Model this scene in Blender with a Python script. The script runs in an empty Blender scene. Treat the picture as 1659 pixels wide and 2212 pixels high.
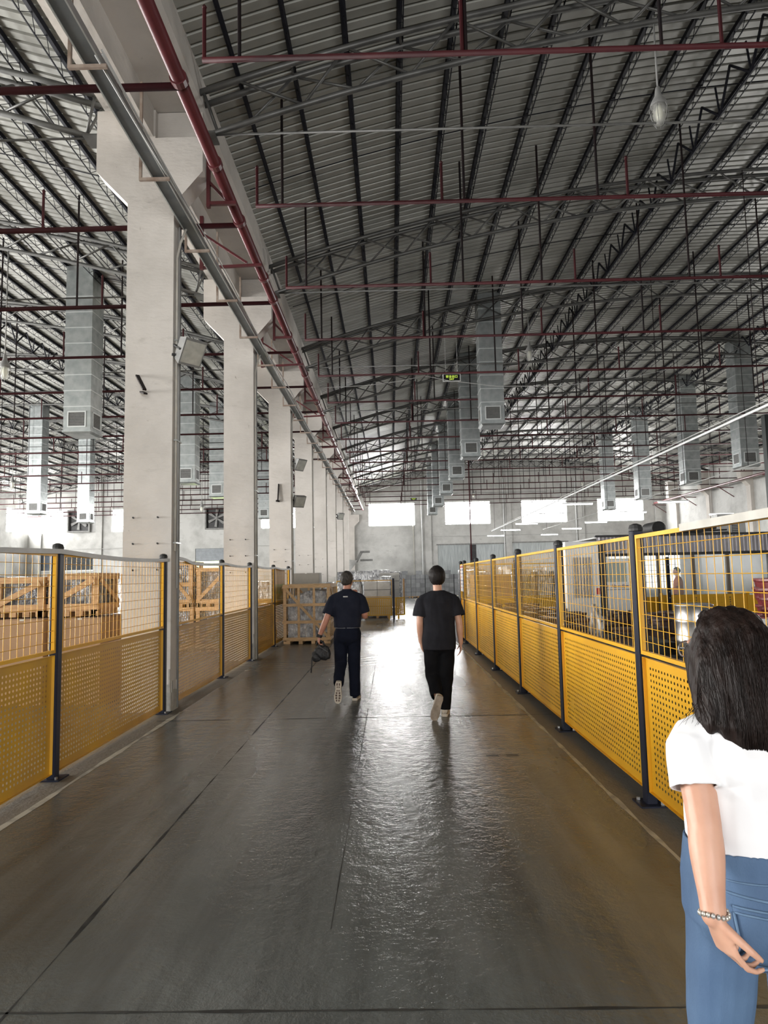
import bpy, bmesh, math, random
from mathutils import Vector, Matrix, Euler, noise
random.seed(11)
SC = bpy.context.scene
COL = SC.collection
PI = math.pi

# ------------------------------------------------------------------ camera
FPX, IMW, IMH = 1480.0, 1659.0, 2212.0
VPX, VPY, ROLL, EYE = 845.0, 1245.0, 0.022, 1.70
fw = Vector(((VPX - IMW / 2) / FPX, -(VPY - IMH / 2) / FPX, 1.0)).normalized()      # world +Y seen in camera axes
up0 = Vector((-math.sin(ROLL), math.cos(ROLL), 0))
wz = (up0 - fw * up0.dot(fw)).normalized()
wx = wz.cross(fw)
if wx.x < 0: wx = -wx
right = Vector((wx[0], fw[0], wz[0])); cup = Vector((wx[1], fw[1], wz[1])); cfw = Vector((wx[2], fw[2], wz[2]))
cam_data = bpy.data.cameras.new('camera')
cam_data.sensor_fit = 'HORIZONTAL'; cam_data.sensor_width = 36.0
cam_data.lens = FPX * 36.0 / IMW
cam_data.clip_start = 0.05; cam_data.clip_end = 300
cam = bpy.data.objects.new('camera', cam_data); COL.objects.link(cam)
m = Matrix.Identity(4)
for i, ax in enumerate((right, cup, -cfw)):
    for j in range(3): m[j][i] = ax[j]
m[0][3], m[1][3], m[2][3] = 0, 0, EYE
cam.matrix_world = m
SC.camera = cam

# ------------------------------------------------------------------ view, world, large lights
SC.view_settings.view_transform = 'Standard'
SC.view_settings.look = 'None'
SC.view_settings.exposure = 0.58
SC.view_settings.gamma = 1.0
SC.view_settings.use_curve_mapping = False
SC.cycles.use_denoising = True
SC.cycles.use_adaptive_sampling = True
SC.cycles.adaptive_threshold = 0.025
SC.cycles.max_bounces = 5
SC.cycles.diffuse_bounces = 3
SC.cycles.glossy_bounces = 2
SC.cycles.transmission_bounces = 4
SC.cycles.transparent_max_bounces = 10
SC.cycles.caustics_reflective = False
SC.cycles.caustics_refractive = False
SC.cycles.sample_clamp_indirect = 6.0

WIN_FAR, WIN_SIDE, DOOR_BACK, DOOR_SIDE = 23.0, 18.0, 800.0, 3300.0
world = bpy.data.worlds.new('world'); SC.world = world; world.use_nodes = True
bg = world.node_tree.nodes['Background']
bg.inputs[0].default_value = (0.80, 0.88, 1.0, 1); bg.inputs[1].default_value = 1.0

def area_light(name, loc, rot, sx, sy, power, color=(1, 1, 1), spread=PI):
    d = bpy.data.lights.new(name, 'AREA'); d.shape = 'RECTANGLE'; d.size = sx; d.size_y = sy
    d.energy = power; d.color = color; d.spread = spread
    o = bpy.data.objects.new(name, d); COL.objects.link(o); o.location = loc; o.rotation_euler = rot
    return o
# daylight in the open gate behind the photographer and in the left-hand bay's gates, with extra openings added for light
area_light('gate_daylight', (2.0, -8.7, 2.7), (PI / 2, 0, 0), 7.0, 5.0, DOOR_BACK, (1.0, 0.98, 0.95))
for gy, gp in ((4.0, 1.6), (15.0, 1.2), (26.5, .8), (44.0, .3)):  # second and last are added, brightening the left roof and far wall
    area_light('side_gate_and_fill_light', (-29.5, gy, 2.6), (PI / 2, 0, -PI / 2), 6.0, 5.0, DOOR_SIDE * gp, (1.0, 0.985, 0.96))
area_light('right_fill_light', (22.2, 33.0, 2.6), (PI / 2, 0, PI / 2), 6.0, 5.0, 1700.0, (1.0, 0.985, 0.96))  # added unseen light that brightens the workshop and far wall

# ------------------------------------------------------------------ helpers
class MB:
    def __init__(s): s.v = []; s.f = []
    def add(s, vs, fs):
        b = len(s.v); s.v += [tuple(p) for p in vs]; s.f += [tuple(i + b for i in f) for f in fs]; return s
    def box(s, x0, x1, y0, y1, z0, z1):
        return s.add([(x0,y0,z0),(x1,y0,z0),(x1,y1,z0),(x0,y1,z0),(x0,y0,z1),(x1,y0,z1),(x1,y1,z1),(x0,y1,z1)],
                     [(0,3,2,1),(4,5,6,7),(0,1,5,4),(1,2,6,5),(2,3,7,6),(3,0,4,7)])
    def mbox(s, mat, sx, sy, sz):
        p = [mat @ Vector((x*sx/2, y*sy/2, z*sz/2)) for x, y, z in ((-1,-1,-1),(1,-1,-1),(1,1,-1),(-1,1,-1),(-1,-1,1),(1,-1,1),(1,1,1),(-1,1,1))]
        return s.add(p, [(0,3,2,1),(4,5,6,7),(0,1,5,4),(1,2,6,5),(2,3,7,6),(3,0,4,7)])
    def bar(s, p0, p1, w, h=None, side=None):
        p0, p1 = Vector(p0), Vector(p1); h = h or w; d = (p1 - p0).normalized()
        sd = Vector(side) if side else Vector((0, 0, 1))
        if abs(d.dot(sd)) > .98: sd = Vector((1, 0, 0))
        a = d.cross(sd).normalized() * w / 2; b = a.cross(d).normalized() * h / 2
        q = [p0-a-b, p0+a-b, p0+a+b, p0-a+b, p1-a-b, p1+a-b, p1+a+b, p1-a+b]
        return s.add(q, [(0,1,2,3),(7,6,5,4),(0,4,5,1),(1,5,6,2),(2,6,7,3),(3,7,4,0)])
    def tube(s, pts, r, n=8, caps=True, flat=1.0):
        pts = [Vector(p) for p in pts]; k = len(pts)
        rs = r if isinstance(r, (list, tuple)) else [r] * k
        t0 = (pts[1] - pts[0]).normalized()
        ref = Vector((0, 0, 1)) if abs(t0.z) < .9 else Vector((0, 1, 0))
        a = t0.cross(ref).normalized(); vs = []
        for i in range(k):
            t = (pts[min(i+1, k-1)] - pts[max(i-1, 0)]).normalized()
            a = (a - t * a.dot(t)).normalized(); b = t.cross(a)
            for j in range(n):
                th = 2 * PI * j / n
                vs.append(pts[i] + (a * math.cos(th) + b * math.sin(th) * flat) * rs[i])
        fs = [(i*n+j, i*n+(j+1) % n, (i+1)*n+(j+1) % n, (i+1)*n+j) for i in range(k-1) for j in range(n)]
        if caps: fs += [tuple(range(n-1, -1, -1)), tuple((k-1)*n+j for j in range(n))]
        return s.add(vs, fs)
    def rings(s, rings, caps=True):
        n = len(rings[0]); k = len(rings)
        fs = [(i*n+j, i*n+(j+1) % n, (i+1)*n+(j+1) % n, (i+1)*n+j) for i in range(k-1) for j in range(n)]
        if caps: fs += [tuple(range(n-1, -1, -1)), tuple((k-1)*n+j for j in range(n))]
        return s.add([p for r in rings for p in r], fs)
    def lathe(s, prof, c=(0,0,0), n=16):
        return s.rings([[(c[0]+r*math.cos(2*PI*j/n), c[1]+r*math.sin(2*PI*j/n), c[2]+z) for j in range(n)] for r, z in prof])
    def ell(s, c, rx, ry, rz, nu=16, nv=10, rot=None):
        rg = []
        for i in range(nv+1):
            ph = -PI/2 + PI*i/nv; cr = max(math.cos(ph), .02)
            rg.append([Vector((rx*cr*math.cos(2*PI*j/nu), ry*cr*math.sin(2*PI*j/nu), rz*math.sin(ph))) for j in range(nu)])
        if rot is not None: rg = [[rot @ p for p in r] for r in rg]
        return s.rings([[p + Vector(c) for p in r] for r in rg])
    def prism(s, poly, axis, a0, a1):
        # poly in the two other axes, in order; axis 'x','y','z'
        def P(u, w, a): return {'x': (a,u,w), 'y': (u,a,w), 'z': (u,w,a)}[axis]
        n = len(poly)
        fs = [tuple(range(n)), tuple(range(2*n-1, n-1, -1))] + [(i, i+n, (i+1) % n + n, (i+1) % n) for i in range(n)]
        return s.add([P(u,w,a0) for u,w in poly] + [P(u,w,a1) for u,w in poly], fs)
    def mesh(s, name, mat=None, smooth=False):
        me = bpy.data.meshes.new(name); me.from_pydata(s.v, [], s.f); me.update()
        bm = bmesh.new(); bm.from_mesh(me); bmesh.ops.recalc_face_normals(bm, faces=bm.faces); bm.to_mesh(me); bm.free()
        if mat: me.materials.append(mat)
        if smooth: me.polygons.foreach_set('use_smooth', [True]*len(me.polygons))
        return me
    def build(s, name, mat, parent=None, smooth=False, loc=None):
        return link(name, s.mesh(name, mat, smooth), parent, loc)

def link(name, data, parent=None, loc=None, mat=None):
    o = bpy.data.objects.new(name, data); COL.objects.link(o)
    if parent: o.parent = parent
    if mat is not None: o.matrix_local = mat
    elif loc is not None: o.location = loc
    return o
def tag(o, label=None, cat=None, group=None, kind=None):
    if label: o['label'] = label
    if cat: o['category'] = cat
    if group: o['group'] = group
    if kind: o['kind'] = kind
    return o
def thing(name, label, cat, loc=(0,0,0), rz=0, group=None, kind=None):
    o = link(name, None, loc=loc); o.rotation_euler = (0, 0, rz); o.empty_display_size = .2
    return tag(o, label, cat, group, kind)
def struct(name, label=None):
    o = link(name, None); return tag(o, label, None, None, 'structure')
def dup(root, loc, rz=None, label=None):
    r = root.copy(); COL.objects.link(r); r.location = loc
    if rz is not None: r.rotation_euler = (0, 0, rz)
    if label: r['label'] = label
    for ch in list(root.children):
        c = ch.copy(); COL.objects.link(c); c.parent = r
        for g in ch.children:
            d = g.copy(); COL.objects.link(d); d.parent = c
    return r
def bevel(o, w=.01, seg=1):
    b = o.modifiers.new('bevel', 'BEVEL'); b.width = w; b.segments = seg; b.limit_method = 'ANGLE'; return o
ORD = ['first','second','third','fourth','fifth','sixth','seventh','eighth','ninth','tenth','eleventh','twelfth','thirteenth','fourteenth','fifteenth','sixteenth','seventeenth','eighteenth','nineteenth','twentieth']

# ------------------------------------------------------------------ materials
def pm(name, c1, c2=None, scale=4.0, rough=.6, metal=0.0, bump=0.0, bscale=None, stretch=(1,1,1), spread=(.35,.68), rvar=0.0, obj=False, vary=0.0, spec=None, detail=5):
    M = bpy.data.materials.new(name); M.use_nodes = True; nt = M.node_tree; N = nt.nodes; L = nt.links
    b = N['Principled BSDF']; b.inputs['Roughness'].default_value = rough; b.inputs['Metallic'].default_value = metal
    if spec is not None: b.inputs['Specular IOR Level'].default_value = spec
    b.inputs['Base Color'].default_value = (*c1, 1)
    if c2 is None and not bump and not vary: return M
    if obj:
        tc = N.new('ShaderNodeTexCoord'); src = tc.outputs['Object']
    else:
        g = N.new('ShaderNodeNewGeometry'); src = g.outputs['Position']
    mp = N.new('ShaderNodeMapping'); mp.inputs['Scale'].default_value = stretch; L.new(src, mp.inputs['Vector'])
    if c2 is not None:
        nz = N.new('ShaderNodeTexNoise'); nz.inputs['Scale'].default_value = scale; nz.inputs['Detail'].default_value = detail
        L.new(mp.outputs[0], nz.inputs['Vector'])
        cr = N.new('ShaderNodeValToRGB'); cr.color_ramp.elements[0].position = spread[0]; cr.color_ramp.elements[1].position = spread[1]
        cr.color_ramp.elements[0].color = (*c1, 1); cr.color_ramp.elements[1].color = (*c2, 1)
        L.new(nz.outputs['Fac'], cr.inputs['Fac']); out = cr.outputs['Color']
        if rvar:
            mr = N.new('ShaderNodeMapRange'); mr.inputs['To Min'].default_value = max(rough - rvar, .02); mr.inputs['To Max'].default_value = min(rough + rvar, 1)
            L.new(nz.outputs['Fac'], mr.inputs['Value']); L.new(mr.outputs[0], b.inputs['Roughness'])
    else:
        rgb = N.new('ShaderNodeRGB'); rgb.outputs[0].default_value = (*c1, 1); out = rgb.outputs[0]
    if vary:
        oi = N.new('ShaderNodeObjectInfo'); mr = N.new('ShaderNodeMapRange')
        mr.inputs['To Min'].default_value = 1 - vary; mr.inputs['To Max'].default_value = 1 + vary
        L.new(oi.outputs['Random'], mr.inputs['Value'])
        hs = N.new('ShaderNodeHueSaturation'); L.new(mr.outputs[0], hs.inputs['Value']); L.new(out, hs.inputs['Color']); out = hs.outputs['Color']
    L.new(out, b.inputs['Base Color'])
    if bump:
        nb = N.new('ShaderNodeTexNoise'); nb.inputs['Scale'].default_value = bscale or scale * 3; nb.inputs['Detail'].default_value = 4
        L.new(mp.outputs[0], nb.inputs['Vector'])
        bp = N.new('ShaderNodeBump'); bp.inputs['Strength'].default_value = bump; bp.inputs['Distance'].default_value = .07 if 'film' in name or 'wrapped' in name else .02
        L.new(nb.outputs['Fac'], bp.inputs['Height']); L.new(bp.outputs[0], b.inputs['Normal'])
    return M
def em(name, c, s):
    M = bpy.data.materials.new(name); M.use_nodes = True; N = M.node_tree.nodes
    b = N['Principled BSDF']; b.inputs['Base Color'].default_value = (*c, 1)
    b.inputs['Emission Color'].default_value = (*c, 1); b.inputs['Emission Strength'].default_value = s
    return M
def glass(name, tint, alpha, rough=.05):
    M = pm(name, tint, rough=rough); M.node_tree.nodes['Principled BSDF'].inputs['Alpha'].default_value = alpha
    return M

def plaster(name, base, dirt, dark):
    M = bpy.data.materials.new(name); M.use_nodes = True; nt = M.node_tree; N = nt.nodes; L = nt.links
    b = N['Principled BSDF']; b.inputs['Roughness'].default_value = .85; b.inputs['Specular IOR Level'].default_value = .25
    g = N.new('ShaderNodeNewGeometry')
    def nz(scale, st, det=6, rough=.6):
        mp = N.new('ShaderNodeMapping'); mp.inputs['Scale'].default_value = st; L.new(g.outputs['Position'], mp.inputs['Vector'])
        t = N.new('ShaderNodeTexNoise'); t.inputs['Scale'].default_value = scale; t.inputs['Detail'].default_value = det; t.inputs['Roughness'].default_value = rough
        L.new(mp.outputs[0], t.inputs['Vector']); return t.outputs['Fac']
    def ramp(src, p0, p1, c0=(0,0,0,1), c1=(1,1,1,1)):
        r = N.new('ShaderNodeValToRGB'); r.color_ramp.elements[0].position = p0; r.color_ramp.elements[1].position = p1
        r.color_ramp.elements[0].color = c0; r.color_ramp.elements[1].color = c1; L.new(src, r.inputs['Fac']); return r.outputs['Color']
    def mix(fac, a, c):
        m = N.new('ShaderNodeMix'); m.data_type = 'RGBA'; L.new(fac, m.inputs[0])
        if isinstance(a, tuple): m.inputs[6].default_value = a
        else: L.new(a, m.inputs[6])
        m.inputs[7].default_value = c; return m.outputs[2]
    c = mix(ramp(nz(.9, (1,1,1)), .42, .75), (*base, 1), (*dirt, 1))
    c = mix(ramp(nz(1.6, (1,1,3.5), 8, .7), .60, .72), c, (*dirt, 1))
    c = mix(ramp(nz(9, (1,1,.5), 3, .7), .70, .78), c, (*dark, 1))
    L.new(c, b.inputs['Base Color'])
    bp = N.new('ShaderNodeBump'); bp.inputs['Strength'].default_value = .35; bp.inputs['Distance'].default_value = .03
    L.new(nz(5, (1,1,2.6)), bp.inputs['Height']); L.new(bp.outputs[0], b.inputs['Normal'])
    return M

MT = {}
MT['column'] = plaster('painted_concrete', (.63,.595,.555), (.50,.47,.435), (.34,.315,.28))
MT['wall'] = plaster('grey_plaster', (.60,.60,.58), (.40,.40,.385), (.28,.28,.265))
MT['rough_base'] = pm('bare_concrete', (.33,.32,.29), (.50,.48,.44), 9, .9, bump=.4, bscale=30)
MT['roof'] = pm('roof_sheet_grey', (.35,.35,.32), (.25,.25,.225), 1.3, .42, .15, stretch=(.5,1.2,1), rvar=.1)
MT['purlin'] = pm('navy_black_paint', (.010,.011,.017), (.018,.018,.023), 3, .55, spec=.15)
MT['truss'] = pm('galvanised_tube', (.13,.13,.125), (.075,.075,.072), 3, .45, .3, rvar=.1)
MT['tie'] = pm('tie_rod_grey', (.10,.10,.095), (.06,.06,.057), 3, .5, .2)
MT['redpipe'] = pm('red_pipe_paint', (.115,.024,.028), (.08,.017,.020), 2.5, .38, rvar=.08)
MT['redthin'] = pm('dark_red_pipe_paint', (.050,.009,.011), (.032,.007,.009), 2.5, .55, spec=.2)
MT['hanger'] = pm('dark_brown_paint', (.014,.008,.008), (.010,.008,.009), 3, .6, spec=.15)
MT['galv'] = pm('galvanised_duct', (.50,.53,.53), (.34,.37,.375), 5, .33, .75, rvar=.1, bump=.05, bscale=3)
MT['galvseam'] = pm('bright_seam', (.75,.78,.78), None, rough=.3, metal=.7)
MT['grille'] = pm('grille_dark', (.04,.042,.04), (.07,.07,.065), 20, .5)
MT['white'] = pm('white_paint', (.78,.79,.79), (.70,.71,.71), 5, .5)
MT['offwhite'] = pm('old_pvc', (.62,.60,.54), (.50,.48,.43), 6, .5)
MT['tray'] = pm('tray_zinc', (.52,.54,.53), (.40,.42,.41), 4, .35, .6)
MT['traydark'] = pm('tray_floor', (.10,.11,.115), (.15,.16,.16), 4, .5, .3)
MT['rust'] = pm('rusty_angle', (.23,.16,.12), (.36,.30,.25), 8, .75)
MT['yellow'] = pm('yellow_powder_coat', (.80,.43,.012), (.70,.35,.010), 1.6, .42, rvar=.05)
MT['yellowdirty'] = pm('yellow_powder_coat_dusty', (.66,.37,.022), (.54,.30,.045), 2.2, .36, rvar=.08)
MT['navy'] = pm('navy_post_paint', (.010,.012,.024), (.015,.017,.030), 3, .45, spec=.22)
MT['steel'] = pm('bright_steel', (.50,.50,.50), (.38,.38,.38), 6, .36, 1.0)
MT['dark'] = pm('dark_metal', (.03,.03,.032), (.05,.05,.05), 8, .5, .2)
MT['black'] = pm('black_rubber', (.012,.012,.012), (.02,.02,.02), 12, .55)
MT['grey'] = pm('mid_grey', (.20,.20,.195), (.27,.27,.26), 6, .6)
MT['wood'] = pm('pine_board', (.60,.36,.17), (.44,.25,.11), 5, .65, stretch=(1.5,1.5,6), vary=.12, obj=True, bump=.08)
MT['woodpale'] = pm('pale_pine_board', (.72,.50,.28), (.58,.37,.18), 5, .6, stretch=(1.5,1.5,6), vary=.1, obj=True, bump=.08)
MT['carton'] = pm('brown_cardboard', (.42,.26,.145), (.36,.22,.12), 2, .8, vary=.08)
MT['cartongrey'] = pm('grey_carton', (.30,.31,.32), (.22,.23,.24), 3, .35, vary=.25)
MT['cartonpale'] = pm('pale_carton', (.60,.58,.54), (.46,.44,.40), 3, .4, vary=.2)
MT['film'] = pm('stretch_film', (.60,.60,.60), (.30,.30,.31), 5, .09, bump=1.0, bscale=7, stretch=(1.6,1.6,1), spread=(.40,.62), spec=.9)
MT['filmdark'] = pm('dark_wrapped_load', (.20,.20,.21), (.55,.55,.55), 9, .14, bump=1.0, bscale=10, stretch=(1.5,1.5,1), spread=(.5,.66))
MT['redtub'] = pm('dark_red_plastic', (.17,.018,.022), (.10,.012,.016), 6, .4)
MT['brownpart'] = pm('brown_cast_part', (.075,.035,.028), (.045,.028,.024), 8, .55, vary=.3)
MT['glass'] = glass('window_glass', (.55,.63,.62), .22)
MT['bulbglass'] = glass('lamp_glass', (.75,.75,.70), .35)
MT['winlit'] = em('daylit_pane', (1.0, .99, .97), WIN_FAR)
MT['winside'] = em('daylit_side_pane', (1.0, .99, .97), WIN_SIDE)
MT['tubelit'] = em('led_tube', (1.0, .99, 1.0), 22.0)
MT['shutter'] = pm('grey_shutter', (.17,.185,.19), (.13,.14,.145), 4, .45, .3)
MT['pvcstrip'] = pm('clear_strip_curtain', (.30,.33,.33), (.46,.50,.50), 3, .15, stretch=(8,1,.4), bump=.6, bscale=4)
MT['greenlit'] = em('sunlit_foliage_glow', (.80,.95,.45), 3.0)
MT['signblack'] = pm('sign_black', (.008,.008,.009), None, rough=.3)
MT['signtext'] = em('sign_letters', (.60,.80,.10), .75)
MT['redink'] = pm('red_ink', (.45,.03,.03), None, rough=.6)
MT['maroonink'] = pm('maroon_ink', (.16,.02,.02), None, rough=.6)
MT['paper'] = pm('white_paper', (.78,.77,.76), (.70,.69,.68), 6, .8)
MT['blueink'] = pm('blue_ink', (.08,.10,.25), None, rough=.6)
MT['redstk'] = pm('red_sticker', (.55,.04,.05), None, rough=.5)
MT['line'] = pm('worn_white_line', (.46,.44,.37), (.24,.23,.20), 7, .6, spread=(.45,.7))
MT['joint'] = pm('joint_dirt', (.018,.017,.015), (.05,.048,.043), 12, .8)
MT['cable'] = pm('pale_grey_pipe', (.50,.50,.49), (.40,.40,.39), 4, .5)
# ------------------------------------------------------------------ dimensions of the hall
Y_WALL, X_LEFT, X_RIGHT, Y_BACK = 56.0, -29.8, 22.5, -9.0
BAY, Y0 = 5.53, 9.27                        # truss / column spacing, first column line in view
NB = 9
R_ARC, Z_APEX = 40.0, 10.65
CX_R, CX_L = 10.0, -16.6                   # crown lines of the two vaults
DEL = 0.0204                               # panel angle = purlin spacing

def floor_material():
    M = bpy.data.materials.new('worn_epoxy_floor'); M.use_nodes = True; nt = M.node_tree; N = nt.nodes; L = nt.links
    b = N['Principled BSDF']; b.inputs['Specular IOR Level'].default_value = .45
    g = N.new('ShaderNodeNewGeometry')
    def nz(scale, st, det=6, rough=.6, dist=0.0):
        mp = N.new('ShaderNodeMapping'); mp.inputs['Scale'].default_value = st; L.new(g.outputs['Position'], mp.inputs['Vector'])
        t = N.new('ShaderNodeTexNoise'); t.inputs['Scale'].default_value = scale; t.inputs['Detail'].default_value = det
        t.inputs['Roughness'].default_value = rough; t.inputs['Distortion'].default_value = dist
        L.new(mp.outputs[0], t.inputs['Vector']); return t.outputs['Fac']
    def ramp(src, p0, p1, c0=(0,0,0,1), c1=(1,1,1,1)):
        r = N.new('ShaderNodeValToRGB'); r.color_ramp.elements[0].position = p0; r.color_ramp.elements[1].position = p1
        r.color_ramp.elements[0].color = c0; r.color_ramp.elements[1].color = c1; L.new(src, r.inputs['Fac']); return r.outputs['Color']
    def mixc(fac, a, c):
        m = N.new('ShaderNodeMix'); m.data_type = 'RGBA'; L.new(fac, m.inputs[0])
        for k, q in ((6, a), (7, c)):
            if isinstance(q, tuple): m.inputs[k].default_value = q
            else: L.new(q, m.inputs[k])
        return m.outputs[2]
    def math_(op, a, b2=None, v=None):
        n = N.new('ShaderNodeMath'); n.operation = op; L.new(a, n.inputs[0])
        if b2 is not None: L.new(b2, n.inputs[1])
        if v is not None: n.inputs[1].default_value = v
        return n.outputs[0]
    streak = nz(2.2, (1.6, .16, 1), 6, .6)
    blotch = nz(.7, (1, .6, 1), 5, .55)
    c = mixc(ramp(blotch, .36, .66), (.110,.118,.113,1), (.176,.184,.176,1))
    c = mixc(ramp(streak, .42, .70), c, (.078,.080,.075,1))
    scuff = nz(7, (.7, 2.0, 1), 10, .85)
    c = mixc(ramp(scuff, .60, .74), c, (.055,.053,.049,1))
    sx = N.new('ShaderNodeSeparateXYZ'); L.new(g.outputs['Position'], sx.inputs[0])
    edge = math_('MAXIMUM', math_('GREATER_THAN', sx.outputs['X'], v=1.64), math_('LESS_THAN', sx.outputs['X'], v=-2.78))
    c = mixc(edge, c, (.150,.135,.112,1))
    L.new(c, b.inputs['Base Color'])
    # gloss: polished wheel lane in the middle, duller towards the edges, worn patches
    worn = nz(1.1, (1.4, .25, 1), 4, .5)
    mr = N.new('ShaderNodeMapRange'); mr.inputs['From Min'].default_value = .3; mr.inputs['From Max'].default_value = .7
    mr.inputs['To Min'].default_value = .17; mr.inputs['To Max'].default_value = .31; L.new(worn, mr.inputs['Value'])
    # turning tyre marks
    vm = N.new('ShaderNodeVectorMath'); vm.operation = 'DISTANCE'; L.new(g.outputs['Position'], vm.inputs[0]); vm.inputs[1].default_value = (-2.2, 16.4, 0)
    ring = math_('SINE', math_('MULTIPLY', vm.outputs['Value'], v=19.0))
    band = math_('MULTIPLY', math_('GREATER_THAN', vm.outputs['Value'], v=2.2), math_('LESS_THAN', vm.outputs['Value'], v=3.6))
    tyre = math_('MULTIPLY', math_('GREATER_THAN', ring, v=.35), band)
    r2 = math_('SUBTRACT', mr.outputs[0], math_('MULTIPLY', tyre, v=.10))
    r3 = math_('ADD', r2, math_('MULTIPLY', edge, v=.30))
    L.new(r3, b.inputs['Roughness'])
    h1 = nz(8, (1.0, .9, 1), 5, .66); h2 = nz(32, (.9, 1.1, 1), 3, .6)
    hh = math_('ADD', h1, math_('MULTIPLY', h2, v=.22))
    bp = N.new('ShaderNodeBump'); bp.inputs['Strength'].default_value = .50; bp.inputs['Distance'].default_value = .018
    L.new(hh, bp.inputs['Height']); L.new(bp.outputs[0], b.inputs['Normal'])
    return M
MT['floor'] = floor_material()

# ------------------------------------------------------------------ floor
fl = MB().box(X_LEFT-.3, X_RIGHT+.3, Y_BACK-.3, Y_WALL+.3, -.2, 0).build('floor', MT['floor']); tag(fl, kind='structure')
def ribbon(x0, y0, x1, y1, w, name, mat, jit=.35, step=.12, z=.0012):
    a, b_ = Vector((x0, y0)), Vector((x1, y1)); L_ = (b_-a).length; n = max(2, int(L_/step)); d = (b_-a)/L_; nrm = Vector((-d.y, d.x)); vs = []; fs = []
    for i in range(n+1):
        t = i/n; p = a + (b_-a)*t; off = (noise.noise(Vector((p.x*1.3, p.y*1.3, 3)))*.35)*w
        ww = w*(1 + jit*noise.noise(Vector((p.x*4, p.y*4, 7.7)))*2)/2
        q0 = p + nrm*(off-ww); q1 = p + nrm*(off+ww); vs += [(q0.x, q0.y, z), (q1.x, q1.y, z)]
        if i: fs.append((2*i-2, 2*i-1, 2*i+1, 2*i))
    mb = MB(); mb.add(vs, fs); return mb.build(name, mat, fl)
ribbon(-1.57, 1, -1.5, 54, .011, 'floor_joint', MT['joint'], .9, .05)
ribbon(-.33, 3.5, -.36, 30, .004, 'floor_joint', MT['joint'], .9)
for yy in (2.88, 8.52, 14.1, 19.7, 25.3):
    ribbon(-2.9, yy+.02, 1.9, yy-.03, .011 if yy < 5 else .014, 'floor_joint', MT['joint'], .9, .05)
ribbon(-2.78, 2.2, -2.77, 9.1, .05, 'painted_line', MT['line'], .5)
ribbon(1.69, 2.6, 1.64, 5.6, .03, 'painted_line', MT['line'], .5); ribbon(1.64, 5.6, 1.60, 17.5, .035, 'painted_line', MT['line'], .5)
for (x, y) in ((.86, 6.65), (1.05, 6.65)):
    s = MB()
    for i in range(9): s.box(x+i*.013, x+i*.013+.007, y-.035, y+.035, .0008, .0014)
    s.build('shoe_scuff', MT['joint'], fl)

# ------------------------------------------------------------------ walls with openings
def wall_panel(name, axis, at, th, u0, u1, z1, openings, mat):
    mb = MB(); us = sorted({u0, u1} | {o[0] for o in openings} | {o[1] for o in openings})
    for a, b_ in zip(us, us[1:]):
        cuts = sorted([(o[2], o[3]) for o in openings if o[0] <= a and o[1] >= b_]); z = 0
        for (c0, c1) in cuts + [(z1, z1)]:
            if c0 > z + 1e-4:
                if axis == 'y': mb.box(a, b_, at, at+th, z, c0)
                else: mb.box(at, at+th, a, b_, z, c0)
            z = c1
    o = mb.build(name, mat); return tag(o, kind='structure')
WINX = [(-29.1,-26.9), (-22.9,-19.7), (-10.6,-7.3), (-1.77,2.06), (4.51,8.24), (10.77,14.5), (17.0,20.75)]
WZ0, WZ1 = 5.80, 7.69
doors = [(3.85,9.35,0,4.2), (9.95,14.4,0,4.25), (-16.0,-13.1,0,4.3), (-29.2,-24.4,2.75,4.05)]
wall_panel('wall_far', 'y', Y_WALL, .3, X_LEFT-.3, X_RIGHT+.3, 11.2, [(a,b,WZ0,WZ1) for a,b in WINX] + doors, MT['wall'])
for i, (a, b_) in enumerate(WINX):
    w = struct('window_%d' % (i+1))
    MB().box(a, b_, Y_WALL+.12, Y_WALL+.14, WZ0, WZ1).build('pane', MT['winlit'], w)
    f = MB(); t = .05
    f.box(a, b_, Y_WALL+.06, Y_WALL+.12, WZ0, WZ0+t).box(a, b_, Y_WALL+.06, Y_WALL+.12, WZ1-t, WZ1).box(a, a+t, Y_WALL+.06, Y_WALL+.12, WZ0, WZ1).box(b_-t, b_, Y_WALL+.06, Y_WALL+.12, WZ0, WZ1)
    f.build('window_frame', MT['white'], w)
    if i != 3:
        for k in range(1, 4):
            x = a + (b_-a)*k/4; MB().box(x-.02, x+.02, Y_WALL+.07, Y_WALL+.11, WZ0+t, WZ1-t).build('mullion', MT['white'], w)
        MB().box(a+t, b_-t, Y_WALL+.07, Y_WALL+.11, WZ0+.92, WZ0+.95).build('transom', MT['white'], w)
# strip-curtain gates, shutter, louvred window in the far wall
for n_, (a, b_, z0, z1) in enumerate(doors[:2]):
    d = struct('door_%d' % (n_+1))
    nst = int((b_-a)/.26)
    for k in range(nst):
        x = a + (b_-a)*k/nst; yy = Y_WALL + .05 + .03*(k % 2)
        if n_ == 0 and k in (10, 11): 
            MB().box(x, x+.27, yy, yy+.02, .02, z1-.05).build('dark_strip', MT['dark'], d); continue
        MB().box(x, x+.28, yy, yy+.012, .02, z1-.05).build('strip', MT['pvcstrip'], d)
    MB().box(a-.1, b_+.1, Y_WALL-.03, Y_WALL+.02, z1-.06, z1+.04).build('rail', MT['grey'], d)
    MB().box(a, b_, Y_WALL+.25, Y_WALL+.27, 0, z1).build('daylight_behind', em('gate_daylight_%d' % n_, (.93,.97,.9) if n_ == 0 else (1,.97,.78), 1.0 if n_ == 0 else 2.4), d)
a, b_, z0, z1 = doors[2]; d = struct('door_3')
for k in range(10): MB().box(a, b_, Y_WALL+.05, Y_WALL+.09, 3.25+k*.105, 3.25+k*.105+.098).build('shutter_slat', MT['shutter'], d)
MB().box(a, b_, Y_WALL+.2, Y_WALL+.22, 0, 3.25).build('daylight_behind', MT['greenlit'], d)
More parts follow.
